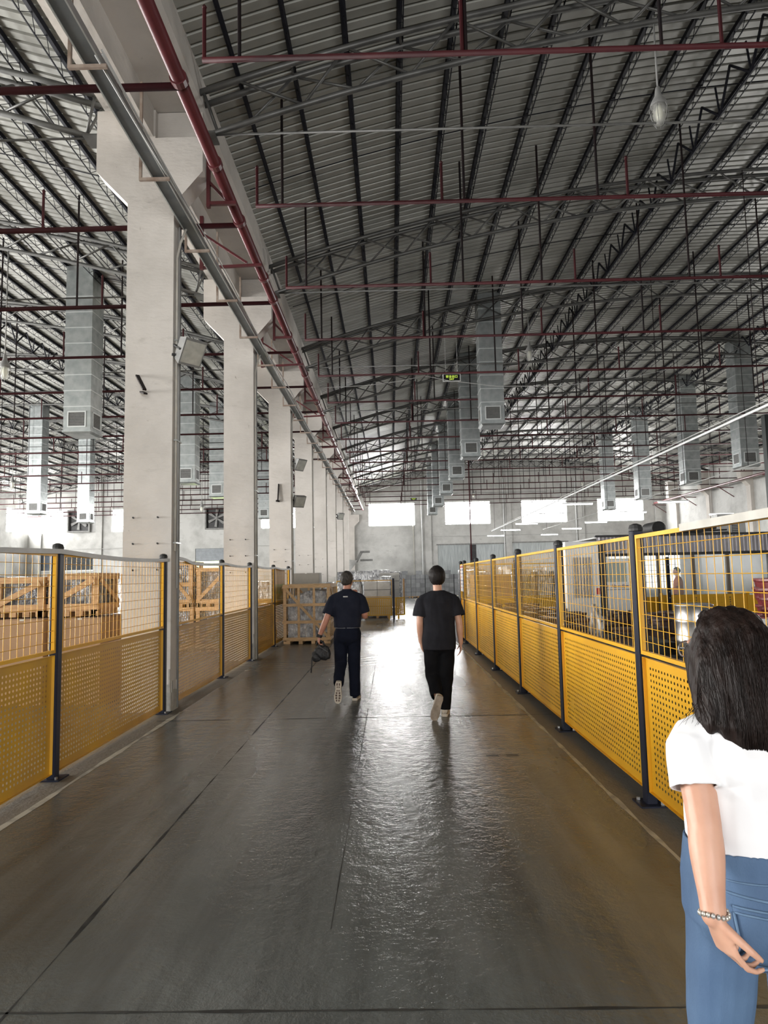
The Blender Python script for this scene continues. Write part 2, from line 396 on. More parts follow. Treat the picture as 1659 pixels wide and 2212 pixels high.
for k in range(9): MB().box(a+.3+k*.3, a+.325+k*.3, Y_WALL+.1, Y_WALL+.12, 0, 3.25).build('gate_bar', MT['white'], d)
a, b_, z0, z1 = doors[3]; d = struct('window_8')
for k in range(12): MB().mbox(Matrix.Translation((a+3.3, Y_WALL+.12, z0+.06+k*.108)) @ Matrix.Rotation(.5,4,'X'), 2.9, .1, .012).build('louvre', MT['shutter'], d)
MB().box(a, a+1.8, Y_WALL+.1, Y_WALL+.12, z0, z1).build('pane', pm('blue_grey_glass', (.10,.12,.15), (.16,.18,.21), 2, .2), d)
MB().box(a+1.85, b_, Y_WALL+.2, Y_WALL+.22, z0, z1).build('backing', pm('louvre_back', (.12,.13,.14), None), d)
MB().box(a-.06, b_+.06, Y_WALL-.02, Y_WALL+.1, z1, z1+.08).box(a-.06, b_+.06, Y_WALL-.02, Y_WALL+.1, z0-.08, z0).build('window_frame', MT['white'], d)
# far-wall pilasters, ledge, conduits
for i, x in enumerate((-28.9, -23.9, -17.9, -11.6, 3.1, 9.65, 15.6, 21.9)):
    o = tag(MB().box(x-.25, x+.25, Y_WALL-.16, Y_WALL, 0, 10.6).build('trim_%d' % (i+1), MT['wall']), kind='structure')
wf = bpy.data.objects['wall_far']
for (x0, x1, z) in ((3.35, 22, 4.85), (-12, -3.6, 4.4), (-29.4, -18, 4.45)):
    MB().tube([(x0, Y_WALL-.2, z), (x1, Y_WALL-.2, z)], .025, 6).build('wall_conduit', MT['cable'], wf)
for x in (2.6, 9.3, 15.2): MB().tube([(x, Y_WALL-.12, 0), (x, Y_WALL-.12, 9.5)], .045, 6).build('downpipe', MT['white'], wf)
MB().tube([(1.9, Y_WALL-.05, 0), (1.9, Y_WALL-.05, 5.9)], .03, 6).build('wall_conduit', MT['offwhite'], wf)

# left wall with high windows and gates, some added for light; right wall with an added opening; back wall
lw = [(3.0+BAY*k, 6.6+BAY*k, WZ0, WZ1) for k in range(-1, 10)]
gates = [(1.0, 7.0, 0, 5.1), (12.0, 18.0, 0, 5.1), (23.5, 29.5, 0, 5.1), (41.0, 47.0, 0, 5.1)]  # second and last openings are added to let in extra light
wall_panel('wall_left', 'x', X_LEFT-.3, .3, Y_BACK, Y_WALL, 9.4, lw + gates, MT['wall'])
for i, (a, b_, z0, z1) in enumerate(lw):
    w = struct('window_%d' % (i+9))
    MB().box(X_LEFT-.15, X_LEFT-.13, a, b_, z0, z1).build('pane', MT['winside'], w)
    for k in range(1, 4): MB().box(X_LEFT-.13, X_LEFT-.09, a+(b_-a)*k/4-.02, a+(b_-a)*k/4+.02, z0, z1).build('mullion', MT['white'], w)
wall_panel('wall_right', 'x', X_RIGHT, .3, Y_BACK, Y_WALL, 9.4, [(30.0, 36.0, 0, 5.1)], MT['wall'])  # opening added, out of view, for the right-hand fill light
wall_panel('wall_back', 'y', Y_BACK-.3, .3, X_LEFT-.3, X_RIGHT+.3, 11.2, [(-1.5, 5.5, 0, 5.2)], MT['wall'])
# pale sills / ledge beam on left wall
o = MB().box(X_LEFT, X_LEFT+.25, Y_BACK, Y_WALL, 8.3, 8.8).build('trim_9', MT['wall']); tag(o, kind='structure')

# ------------------------------------------------------------------ columns with corbels, gutter beam
CPOLY = [(-3.57,0),(-2.92,0),(-2.92,6.95),(-2.52,7.42),(-2.52,7.93),(-3.19,7.93),(-3.19,8.35),(-4.02,8.35),(-4.02,7.45),(-3.57,6.97)]
cmesh = MB().prism(CPOLY, 'y', -.17, .16).mesh('column_shaft', MT['column'])
cseat = MB().box(-3.19, -2.55, -.07, .16, 7.93, 8.37).mesh('beam_seat', MT['column'])
cbase = MB()
for i in range(6):                         # broken plaster along the foot of the aisle edge
    cbase.box(-2.924, -2.912, -.172+.05*i, -.122+.05*i, 0, .25+.45*abs(noise.noise(Vector((i*1.7, 2, 0)))))
for i in range(5): cbase.box(-3.03+.022*i, -3.008+.022*i, -.178, -.169, 0, .10+.5*(i/4)**2*.9)
cbase = cbase.mesh('bare_concrete_patch', MT['rough_base'])
COLY = [Y0 + BAY*k for k in range(-1, 8)]
for k, y in enumerate(COLY):
    if k == 0: lab = 'white concrete column behind the photographer, beside the left fence'
    else: lab = 'white concrete column with flared corbel, %s from the camera along the aisle' % ORD[k-1]
    c = thing('concrete_column', lab, 'column', (0, y, 0), group='row of corbelled concrete columns', kind='thing')
    link('shaft', cmesh, c); link('beam_seat', cseat, c); link('bare_concrete_patch', cbase, c)
    # bolt stubs and grout marks low on the face
    if k in (1, 2, 3, 4, 5):
        for (dx, dz) in ((-.45,2.2),(-.45,2.55),(-.12,2.2),(-.12,2.55),(-.45,1.85),(-.12,1.85)):
            MB().tube([(-2.98+dx, -.17, dz), (-2.98+dx, -.195, dz+.004)], .012, 6).build('anchor_bolt', MT['dark'], c)
o = thing('concrete_column', 'flared white pilaster standing against the far wall at the aisle end', 'column', (0, Y_WALL-.25, -1.15), kind='thing')
MB().prism([(x, max(z, 1.15)) for x, z in CPOLY], 'y', -.1, .25).build('shaft', MT['column'], o)
g = thing('gutter_beam', 'long pale concrete roof gutter beam carried on the column corbels', 'beam', kind='thing')
MB().prism([(-3.52,7.95),(-3.22,7.95),(-3.22,8.38),(-3.12,8.38),(-3.12,9.0),(-3.52,9.0)], 'y', Y_BACK, Y_WALL).build('inner_beam', MT['column'], g)
MB().prism([(-3.12,8.38),(-2.66,8.38),(-2.57,8.52),(-2.57,9.05),(-2.68,9.05),(-2.68,8.6),(-3.12,8.6)], 'y', Y_BACK, Y_WALL).build('trough', MT['column'], g)
MB().prism([(-3.52,9.0),(-2.5,9.05),(-2.5,9.12),(-4.0,9.12),(-4.0,8.5),(-3.85,8.5),(-3.85,9.0)], 'y', Y_BACK, Y_WALL).build('cover', MT['column'], g)
# right-hand wall pilasters
for k in range(3, 9):
    y = Y0 + BAY*k
    p = MB().prism([(X_RIGHT-.22,0),(X_RIGHT,0),(X_RIGHT,8.6),(X_RIGHT-.75,8.6),(X_RIGHT-.75,7.4),(X_RIGHT-.22,6.85)], 'y', y-.25, y+.25).build('trim_%d' % (k+10), MT['column'])
    tag(p, kind='structure')

# ------------------------------------------------------------------ vaulted roofs
def arc(cx, r, a): return (cx + r*math.sin(a), Z_APEX - R_ARC + r*math.cos(a))
def roof_mesh():
    prof = []; y = 0.0; pitch = .2
    n = round(BAY/pitch); pitch = BAY/n
    for i in range(n):
        b0 = i*pitch; prof += [(b0, 0), (b0+.135, 0), (b0+.15, .032), (b0+.185, .032)]
    prof.append((BAY, 0)); ns = 30; A = .33; vs = []; fs = []; q = len(prof)
    for i in range(ns+1):
        a = -A + 2*A*i/ns
        for (yy, h) in prof:
            r = R_ARC + .29 + h; vs.append((r*math.sin(a), yy, r*math.cos(a)))
    for i in range(ns):
        for j in range(q-1): fs.append((i*q+j, i*q+j+1, (i+1)*q+j+1, (i+1)*q+j))
    mb = MB(); mb.add(vs, fs); return mb.mesh('roof_sheet', MT['roof'])
RM = roof_mesh()
PL = Y_WALL - 2.0
pur = MB().box(-.033, .033, 0, PL, -.035, .035)
pur.box(-.008, .008, 0, PL, -.205, -.19)
k = 0; y = 0
while y < PL - .4:
    pur.bar((0, y, -.035), (0, y+.19, -.195), .008); pur.bar((0, y+.19, -.195), (0, y+.38, -.035), .008); y += .38
PM = pur.mesh('purlin', MT['purlin'])
br = MB(); npn = 5
for i in range(npn):
    a0 = BAY*i/npn; a1 = BAY*(i+1)/npn; am = (a0+a1)/2
    br.bar((0,a0,-.05),(0,am,-.62),.034); br.bar((0,am,-.62),(0,a1,-.05),.034); br.bar((0,am,-.05),(0,am,-.62),.026)
br.bar((0,BAY/npn/2,-.62),(0,BAY-BAY/npn/2,-.62),.03)
BM = br.mesh('purlin_brace', MT['purlin'])
def roof(side, cx):
    c = struct('ceiling_' + side)
    ctr = Matrix.Translation((cx, 0, Z_APEX - R_ARC))
    for k in range(-4, 9):
        link('roof_sheet', RM, c, mat=Matrix.Translation((cx, Y0+BAY*k, Z_APEX-R_ARC)))
        t = MB(); pts = []
        for i in range(25):
            a = -.315 + .63*i/24; x, z = arc(cx, R_ARC+.2, a); pts.append((x, Y0+BAY*(k+.5), z))
        if k >= -1: t.tube(pts, .011, 4); t.build('tie_rod', MT['purlin'], c)
    for i in range(-15, 16):
        link('purlin', PM, c, mat=Matrix.Translation((cx, 2.0, Z_APEX-R_ARC)) @ Matrix.Rotation((i+.06)*DEL, 4, 'Y') @ Matrix.Translation((0, 0, R_ARC+.25)))
    for k in range(-1, 8):
        for i in (-4.6, 4.6):
            link('purlin_brace', BM, c, mat=Matrix.Translation((cx, Y0+BAY*k, Z_APEX-R_ARC)) @ Matrix.Rotation(i*DEL, 4, 'Y') @ Matrix.Translation((0, 0, R_ARC+.22)))
    return c
roof('right', CX_R); roof('left', CX_L)

# trusses: twin top tubes, one bottom tube, two web planes, straight tie
DEP, HW, TA = .56, .13, .3215
def arcpts(r, y, A, n=26): return [(r*math.sin(-A+2*A*i/n), y, r*math.cos(-A+2*A*i/n)) for i in range(n+1)]
T_top = [MB().tube(arcpts(R_ARC, s*HW, TA), .044, 8).mesh('top_chord', MT['truss'], True) for s in (-1, 1)]
T_bot = MB().tube(arcpts(R_ARC-DEP, 0, TA), .044, 8).mesh('bottom_chord', MT['truss'], True)
def P_(r, a, y): return (r*math.sin(a), y, r*math.cos(a))
T_web = [MB().tube([P_(R_ARC, 0, HW), P_(R_ARC-DEP, DEL, 0)], .021, 6).mesh('diagonal', MT['truss'], True),
         MB().tube([P_(R_ARC-DEP, 0, 0), P_(R_ARC, DEL, HW)], .021, 6).mesh('diagonal', MT['truss'], True),
         MB().tube([P_(R_ARC, 0, -HW), P_(R_ARC-DEP, DEL, 0)], .021, 6).mesh('diagonal', MT['truss'], True),
         MB().tube([P_(R_ARC-DEP, 0, 0), P_(R_ARC, DEL, -HW)], .021, 6).mesh('diagonal', MT['truss'], True)]
T_strut = MB().bar(P_(R_ARC, 0, -HW), P_(R_ARC, 0, HW), .024).mesh('cross_strut', MT['truss'])
far_web = MB(); far_strut = MB()
for i in range(-15, 15):
    a = i*DEL
    e = i % 2
    for s, q in ((1, e), (-1, 1-e)):
        p = [P_(R_ARC, a, s*HW), P_(R_ARC-DEP, a+DEL, 0)] if q == 0 else [P_(R_ARC-DEP, a, 0), P_(R_ARC, a+DEL, s*HW)]
        far_web.tube(p, .021, 4)
T_farweb = far_web.mesh('web_lattice', MT['truss'])
zt = math.cos(TA)*(R_ARC-DEP); xt = math.sin(TA)*(R_ARC-DEP)
T_tie = MB().tube([(-xt, 0, zt), (xt, 0, zt)], .017, 6).mesh('tie', MT['tie'], True)
T_end = MB().tube([P_(R_ARC, -TA+.003, -HW), P_(R_ARC-DEP, -TA+.003, 0)], .022, 6).tube([P_(R_ARC, -TA+.003, HW), P_(R_ARC-DEP, -TA+.003, 0)], .022, 6).mesh('end_post', MT['truss'], True)
T_plate = MB().box(-xt-.12, -xt+.10, -.15, .15, zt-.06, zt-.035).mesh('bearing_plate', MT['truss'])
def truss(cx, k, lab, grp):
    t = thing('arch_truss', lab, 'roof truss', (cx, Y0+BAY*k, Z_APEX-R_ARC), group=grp)
    for me in T_top: link('top_chord', me, t)
    link('bottom_chord', T_bot, t); link('tie', T_tie, t)
    for fl_ in (0, PI): link('end_post', T_end, t, mat=Matrix.Rotation(fl_, 4, 'Z')); link('bearing_plate', T_plate, t, mat=Matrix.Rotation(fl_, 4, 'Z'))
    if k < 4:
        for i in range(-15, 15):
            e = i % 2
            link('diagonal', T_web[0 if e == 0 else 1], t, mat=Matrix.Rotation(i*DEL, 4, 'Y'))
            link('diagonal', T_web[3 if e == 0 else 2], t, mat=Matrix.Rotation(i*DEL, 4, 'Y'))
        for i in range(-14, 15, 2): link('cross_strut', T_strut, t, mat=Matrix.Rotation(i*DEL, 4, 'Y'))
    else:
        link('web_lattice', T_farweb, t)
for k in range(0, 9):
    truss(CX_R, k, 'grey tubular arch truss over the aisle bay, %s from the camera' % ORD[k], 'arch trusses over the aisle bay')
    truss(CX_L, k, 'grey tubular arch truss beyond the columns, %s from the camera' % ORD[k], 'arch trusses beyond the columns')
# ------------------------------------------------------------------ fire main, branch pipes
def branch(name, x0, x1, y, z, r, lab, grp, sprigs, hangers, far, mat):
    t = thing(name, lab, 'sprinkler pipe', (0, y, z), group=grp)
    MB().tube([(x0, 0, 0), (x1, 0, 0)], r, 8).build('pipe', mat, t, True)
    def roofz(x):
        cx = CX_R if x > -3 else CX_L
        return Z_APEX - R_ARC + math.sqrt(max((R_ARC+.2)**2 - (x-cx)**2, 1)) - z
    sp = MB().tube([(0,0,0), (0,0,.62)], .022, 6).lathe([(.012,.60),(.03,.63),(.012,.66)], n=6).mesh('sprig', mat)
    for x in sprigs: link('sprig', sp, t, (x, 0, 0))
    for x in hangers: MB().tube([(x, 0, 0), (x, 0, roofz(x))], .021 if not far else .017, 6 if not far else 4).build('hanger_rod', MT['hanger'], t)
BY = [7.05 + 3.0*i for i in range(17)]
for i, y in enumerate(BY):
    far = i > 6
    branch('sprinkler_branch', -1.96, 22.2, y, 7.42, .030, 'thin dark red sprinkler pipe above the aisle bay, %s from the camera' % ORD[i], 'sprinkler branches above the aisle bay',
           [-1.94 + 2.85*k for k in range(9)], [-1.55, .95+.3*(i % 3)] + [3.1 + .2*(i % 2) + 2.9*k for k in range(7)], far, MT['redthin'])
    branch('sprinkler_branch', -2.22, -29.4, y, 7.12, .042 if i < 3 else .034, 'dark red sprinkler pipe running off beyond the columns, %s from the camera' % ORD[i], 'sprinkler branches beyond the columns',
           [-4.9 - .35*(i % 3) - 2.9*k for k in range(9)], [-6.1 - .3*(i % 2) - 2.95*k for k in range(8)], far, MT['redthin'])
mp = thing('fire_main_pipe', 'thick dark red fire main running along the column corbels', 'pipe')
MB().tube([(-2.2, -8, 7.16), (-2.2, 55.6, 7.16)], .078, 14).build('pipe', MT['redpipe'], mp, True)
clamp = MB().lathe([(.080,-.045),(.096,-.045),(.096,.045),(.080,.045)], n=14).mesh('coupling', MT['redpipe'])
for i in range(19):
    for dy in ((.06, 2.05) if i else (.06, 1.6)): link('coupling', clamp, mp, mat=Matrix.Translation((-2.2, 7.05+3.0*i-.12+dy, 7.16)) @ Matrix.Rotation(PI/2, 4, 'X')) if i < 16 else None
brk = MB().box(-2.52, -2.47, -.03, .03, 7.0, 7.75).bar((-2.5,0,7.06),(-2.1,0,7.06),.05).bar((-2.5,0,7.4),(-2.2,0,7.06),.04).mesh('bracket', MT['redpipe'])
for k in range(0, 8): link('bracket', brk, mp, (0, Y0+BAY*k+.05, 0))
brk2 = MB().box(-3.16, -3.10, -.03, .03, 7.0, 7.95).bar((-3.13,0,7.03),(-2.1,0,7.06),.045).bar((-3.13,0,7.65),(-2.35,0,7.1),.035).mesh('bracket', MT['redpipe'])
for k in range(0, 7): link('bracket', brk2, mp, (0, Y0+BAY*k+2.0, 0))
mp = thing('fire_main_pipe', 'dark red fire main running along the right wall', 'pipe')
MB().tube([(21.5, 20, 7.16), (21.5, 55.6, 7.16)], .075, 10).build('pipe', MT['redpipe'], mp, True)
for k in range(3, 9): MB().bar((X_RIGHT-.02, Y0+BAY*k+2.2, 7.0), (21.4, Y0+BAY*k+2.2, 7.05), .05).bar((X_RIGHT-.02, Y0+BAY*k+2.2, 6.4), (21.6, Y0+BAY*k+2.2, 7.0), .045).build('bracket', MT['redpipe'], mp)
for (x, y) in ((4.0, 34.05),):
    MB().tube([(x, y, 2.4), (x, y, 7.42)], .03, 6).build('vertical_drop', MT['redthin'], tag(thing('drop_pipe', 'thin red drop pipe hanging before the strip curtain gate', 'pipe')), True)

# ------------------------------------------------------------------ cable tray with brackets and cables
ct = thing('cable_tray', 'galvanised cable tray running along the row of columns', 'cable tray')
XT, ZT = -2.75, 6.66
MB().box(XT-.075, XT+.075, -4, 52, ZT, ZT+.006).build('tray_floor', MT['traydark'], ct)
for sx in (-1, 1): MB().box(XT+sx*.08-.008, XT+sx*.08+.008, -4, 52, ZT-.012, ZT+.07).build('tray_side', MT['tray'], ct)
tb = MB().bar((XT-.24,0,ZT-.03),(XT+.13,0,ZT-.03),.035).bar((XT-.23,0,ZT-.045),(XT-.23,0,ZT+1.25),.032).mesh('bracket', MT['rust'])
for i in range(26): link('bracket', tb, ct, (0, 4.25 + 1.87*i, 0))
rnd = random.Random(4)
for j in range(3):
    pts = []
    for i in range(60):
        y = 6 + i*.75; pts.append((XT+.09+.02*j+.025*math.sin(y*.9+j*2), y, ZT+.02+.012*j+.035*math.sin(y*.7+j)))
    MB().tube(pts, .010, 5).build('cable', MT['cable'], ct, True)

# conduits, floodlights and odd brackets on the columns
for k in range(0, 7):
    y = Y0 + BAY*k; xs = -2.92
    c = thing('column_conduit', 'pair of old cream conduits strapped to the aisle side of column %s' % ['one','two','three','four','five','six','seven'][k], 'conduit', (0, y, 0), group='conduits on the columns')
    lean = .0 if k < 2 else .12*math.sin(k*2.2)
    MB().tube([(xs+.022, -.08, .02 if k else 2.1), (xs+.022, -.08, 6.2), (xs+.05, -.02, 6.45), (xs+.12, .0, 6.66)], .017, 8).build('conduit', MT['offwhite'], c, True)
    MB().tube([(xs+.02, .02, 1.6+.3*k), (xs+.02, .02-lean*.3, 6.7)], .013, 8).build('conduit', MT['cable'], c, True)
    MB().tube([(xs+.016, .09, .02), (xs+.016, .09, 6.8)], .014, 8).build('conduit', MT['grey'], c, True)
    for z in (2.2, 3.6, 5.0): MB().box(xs-.002, xs+.045, -.11, .11, z, z+.02).build('strap', MT['tray'], c)
def floodlight(x, y, z, lab, rot):
    t = thing('floodlight', lab, 'floodlight', (x, y, z), rot, 'floodlights on the columns')
    m_ = Vector((.30, -.78, -.52)).to_track_quat('Z', 'Y').to_matrix().to_4x4()
    def T(mb): mb.v = [tuple(m_ @ Vector(p)) for p in mb.v]; return mb
    T(MB().prism([(-.15,-.10),(.15,-.10),(.19,.05),(-.19,.05)], 'x', -.17, .17)).build('housing', MT['grey'], t)
    T(MB().box(-.15, .15, -.165, -.155, -.085, .085)).build('lens', MT['bulbglass'], t) if False else T(MB().box(-.15, .15, -.155, .155, .045, .056)).build('lens', pm('flood_lens', (.55,.55,.50), (.42,.42,.38), 9, .2), t)
    T(MB().bar((-.18,0,0),(-.18,.0,-.2),.02).bar((.18,0,0),(.18,0,-.2),.02).bar((-.18,0,-.2),(.18,0,-.2),.02)).build('yoke', MT['dark'], t)
    MB().bar((-.25,.06,-.05),(0,.06,-.05),.03).build('arm', MT['dark'], t)
floodlight(-2.68, Y0-.12, 4.83, 'grey floodlight on a bracket high on the nearest column', .5)
floodlight(-2.66, Y0+BAY*2, 5.1, 'grey floodlight high on the third column', .5)
floodlight(-2.7, Y0+BAY*2+.05, 4.0, 'small grey floodlight lower on the third column', .2)
floodlight(-2.66, Y0+BAY*5, 5.0, 'pale floodlight on the sixth column', .3)
b = thing('rusty_bracket', 'rusty V shaped angle bracket left on the nearest column face', 'bracket', (0, 9.1, 0))
MB().bar((-3.40,-.01,4.50),(-3.20,-.28,4.22),.05,.02).build('strut', MT['hanger'], b); MB().bar((-3.34,-.01,4.27),(-3.19,-.27,4.17),.05,.02).build('plate', MT['hanger'], b)
b = thing('rusty_bracket', 'upright dark angle stub on the third column face', 'bracket', (0, Y0+2*BAY-.17, 0))
MB().bar((-3.28,-.02,4.5),(-3.30,-.06,3.98),.06,.03).build('stub', MT['hanger'], b); MB().bar((-3.36,-.03,4.0),(-3.26,-.03,3.98),.05).build('foot', MT['hanger'], b)

# ------------------------------------------------------------------ ventilation drops
def duct_mesh(h, w=.70):
    parts = {}
    parts['body'] = MB().box(-w/2, w/2, -w/2, w/2, .06, h).mesh('duct_body', MT['galv'])
    s = MB()
    z = .98
    parts['seam'] = MB().box(-w/2-.014, w/2+.014, -w/2-.014, w/2+.014, 0, .022).mesh('seam', MT['galvseam'])
    parts['hopper'] = MB().rings([[(-w/2*q, -w/2*q, z_), (w/2*q, -w/2*q, z_), (w/2*q, w/2*q, z_), (-w/2*q, w/2*q, z_)] for q, z_ in ((.90, 0), (1.06, .05), (1.06, .10), (1.0, .10))]).mesh('hopper', MT['galv'])
    f = MB(); a, t = .24, .03
    f.box(-a, a, -.02, 0, -.21, -.21+t).box(-a, a, -.02, 0, .21-t, .21).box(-a, -a+t, -.02, 0, -.21, .21).box(a-t, a, -.02, 0, -.21, .21)
    parts['frame'] = f.mesh('grille_frame', MT['galvseam'])
    parts['back'] = MB().box(-a+t, a-t, -.008, 0, -.21+t, .21-t).mesh('grille_back', MT['grille'])
    v = MB()
    for i in range(9): v.box(-a+t, a-t, -.016, -.010, -.16+.04*i, -.15+.04*i)
    parts['vanes'] = v.mesh('grille_vanes', MT['grey'])
    return parts
DM = {}
def duct(x, y, zb, lab, grp, far=False):
    cx = CX_R if x > -3 else CX_L; h = Z_APEX - R_ARC + math.sqrt((R_ARC+.28)**2 - (x-cx)**2) - zb
    key = round(h, 1); w = .70
    if key not in DM: DM[key] = duct_mesh(h, w)
    p = DM[key]; t = thing('ventilation_duct', lab, 'air duct', (x, y, zb), group=grp)
    link('body', p['body'], t); link('hopper', p['hopper'], t)
    n = int((h-.75)/.42)
    for i in range(n): link('seam', p['seam'], t, (0, 0, .70 + .42*i))
    for q in range(4):
        mm = Matrix.Rotation(q*PI/2, 4, 'Z') @ Matrix.Translation((0, -w/2, .38))
        fr = link('grille', p['back'], t, mat=mm)
        link('frame', p['frame'], fr); link('vanes', p['vanes'], fr)
for i, y in enumerate((20.8, 26.5, 32.2, 38.4, 45.0, 51.2)):
    duct(3.2, y, 6.2, 'galvanised square air duct hanging over the aisle, %s from the camera' % ORD[i], 'air ducts over the aisle')
for i, y in enumerate((26.7, 31.7, 37.7, 43.7)):
    duct(14.0, y, 5.62, 'galvanised square air duct hanging over the workshop, %s from the camera' % ORD[i], 'air ducts over the workshop')
for i, y in enumerate((17.6, 22.4, 27.0, 31.8, 37.5, 43.6)):
    duct(-8.0, y, 5.52, 'galvanised square air duct beyond the columns, nearer row, %s from the camera' % ORD[i], 'air ducts beyond the columns')
for i, y in enumerate((34.6, 40.2)):
    duct(-18.0, y, 5.2, 'galvanised air duct far beyond the columns, %s' % ('before the bright window' if i == 0 else 'in front of the wall fan'), 'air ducts far beyond the columns')

# ------------------------------------------------------------------ hanging lamps, exit signs, tube lights
def bulb_lamp(x, y, z, ztop, lab):
    t = thing('pendant_lamp', lab, 'lamp', (x, y, z), group='caged bulb lamps')
    MB().tube([(0,0,.30), (0,0,ztop-z)], .014, 8).build('stem', MT['grey'], t, True)
    MB().lathe([(.02,.42),(.035,.40),(.05,.28),(.095,.20),(.12,.14),(.115,.12)], n=16).build('cap', MT['grey'], t, True)
    MB().lathe([(.085,.14),(.088,.0),(.075,-.10),(.045,-.155),(.01,-.17)], n=14).build('glass_globe', MT['bulbglass'], t, True)
    MB().lathe([(.03,.13),(.045,.05),(.05,-.02),(.03,-.08),(.008,-.095)], n=12).build('bulb', pm('bulb_white', (.75,.75,.62), None, rough=.3) if 'bulb_white' not in bpy.data.materials else bpy.data.materials['bulb_white'], t, True)
    for q in range(6):
        a = q*PI/3; c_, s_ = math.cos(a), math.sin(a)
        MB().tube([(.11*c_,.11*s_,.13), (.135*c_,.135*s_,.05), (.115*c_,.115*s_,-.08), (.05*c_,.05*s_,-.19)], .005, 4).build('cage_wire', MT['grey'], t)
bulb_lamp(3.98, 9.27, 8.20, 9.72, 'caged glass bulb lamp hanging from the nearest truss')
bulb_lamp(4.35, 20.33, 8.3, 9.6, 'caged bulb lamp hanging from the third truss beside the duct')
bulb_lamp(6.6, 53.51, 7.9, 10.0, 'caged bulb lamp above the second far window')
bulb_lamp(13.6, 47.98, 7.9, 10.0, 'caged bulb lamp above the third far window')
bulb_lamp(-8.5, 14.8, 6.4, 9.4, 'caged bulb lamp beyond the columns beside the nearest duct')
bulb_lamp(-10.2, 36.92, 5.55, 9.6, 'caged bulb lamp between the first and second columns far behind')
bulb_lamp(-17.5, 31.39, 6.3, 10.1, 'caged bulb lamp beyond the columns near the far window')

def text_on(parent, name, s, size, mat, mtx, ext=.001, shear=0):
    cu = bpy.data.curves.new(name, 'FONT'); cu.body = s; cu.size = size; cu.align_x = 'CENTER'; cu.align_y = 'CENTER'; cu.extrude = ext; cu.shear = shear
    o = bpy.data.objects.new(name, cu); COL.objects.link(o); bpy.context.view_layer.update()
    me = bpy.data.meshes.new_from_object(o.evaluated_get(bpy.context.evaluated_depsgraph_get())); me.name = name
    bpy.data.objects.remove(o); me.materials.clear(); me.materials.append(mat)
    return link(name, me, parent, mat=mtx)
def exit_sign(x, y, z, w, h, ztop, lab):
    t = thing('exit_sign', lab, 'sign', (x, y, z))
    MB().box(-w/2, w/2, 0, .04, 0, h).build('panel', MT['signblack'], t)
    f = MB(); q = .02
    f.box(-w/2-q, w/2+q, -.012, .05, h, h+q).box(-w/2-q, w/2+q, -.012, .05, -q, 0).box(-w/2-q, -w/2, -.012, .05, 0, h).box(w/2, w/2+q, -.012, .05, 0, h)
    f.build('frame', MT['white'], t)
    face = Matrix.Rotation(PI/2, 4, 'X')
    text_on(t, 'lettering', '安全出口', h*.46, MT['signtext'], Matrix.Translation((0, -.006, h*.62)) @ face)
    text_on(t, 'lettering', 'EXIT', h*.34, MT['signtext'], Matrix.Translation((0, -.006, h*.22)) @ face)
    for s in (-1, 1): MB().tube([(s*w*.36, .02, h), (s*w*.36, .02, ztop-z)], .004, 4).build('wire', MT['cable'], t)
exit_sign(1.98, 20.45, 7.6, .50, .20, 9.75, 'black exit sign with green lettering hanging over the aisle')
exit_sign(1.9, 53.5, 7.62, .5, .18, 9.75, 'small black exit sign far down the aisle above the first window')

def tube_light(x, y, z, lab, ln=1.25, zup=.5):
    t = thing('tube_light', lab, 'light', (x, y, z), group='hanging tube lights')
    MB().box(-ln/2, ln/2, -.05, .05, .0, .045).build('housing', MT['white'], t)
    MB().tube([(-ln/2+.02, 0, -.02), (ln/2-.02, 0, -.02)], .022, 8).build('tube', MT['tubelit'], t, True)
    for s in (-1, 1): MB().tube([(s*ln*.4, 0, .04), (s*ln*.4 if zup > 1 else s*.02, 0, zup)], .004, 4).build('wire', MT['cable'], t)
for row, X in (('first', 7.7), ('second', 11.6)):
    for i, y in enumerate((28.0, 32.6, 38.6, 43.8, 50.0)):
        tube_light(X, y, 4.5, 'white hanging tube light in the workshop, %s row, %s from the camera' % (row, ORD[i]))
for i, y in enumerate((35.6, 46.5)): tube_light(17.2, y, 4.55, 'white hanging tube light by the right wall, %s' % ('nearer' if i == 0 else 'farther'), zup=5.7)
for i, (x, y) in enumerate(((11.6, 17.0), (11.6, 11.0), (7.7, 10.5), (7.7, 5.0), (11.6, 5.0))): tube_light(x, y, 4.5, 'added white tube light, out of view near the camera over the workshop, %s' % ORD[i], zup=.5 if x == 7.7 else 6)  # lamps added out of view to brighten the near workshop
t = thing('lighting_trunk', 'long white lighting rail slanting across the workshop over the tube lights', 'rail')
MB().tube([(7.7, 11, 5.0), (7.7, 52, 4.95)], .03, 6).build('rail', MT['white'], t)
MB().tube([(7.62, 11, 5.06), (7.62, 52, 5.0)], .012, 5).build('cable', MT['cable'], t)
for i in range(8): MB().tube([(7.7, 14+5.2*i, 5.0), (7.7, 14+5.2*i, 10.2)], .01, 5).build('hanger', MT['hanger'], t)
t = thing('lighting_trunk', 'thin grey cable rail over the second row of tube lights', 'rail')
MB().tube([(11.6, 20, 5.0), (11.6, 52, 5.0)], .016, 6).build('rail', MT['cable'], t)
for i in range(7): MB().tube([(11.6, 22+4.8*i, 5.0), (11.6, 22+4.8*i, 10.6)], .010, 5).build('hanger', MT['hanger'], t)
# long drop cables and a sagging wire over the aisle
t = thing('sagging_wire', 'thin pale wire sagging across the aisle roof past the exit sign', 'wire')
pts = [(-2.2,19.6,7.22),(-.6,19.6,7.27),(.4,19.6,7.38),(1.1,19.6,7.52),(1.8,19.6,7.36),(3.2,19.6,7.16),(5.0,19.6,7.12),(7.0,19.6,7.3),(9.0,19.6,7.7)]
MB().tube(pts, .010, 5).build('wire', MT['cable'], t)
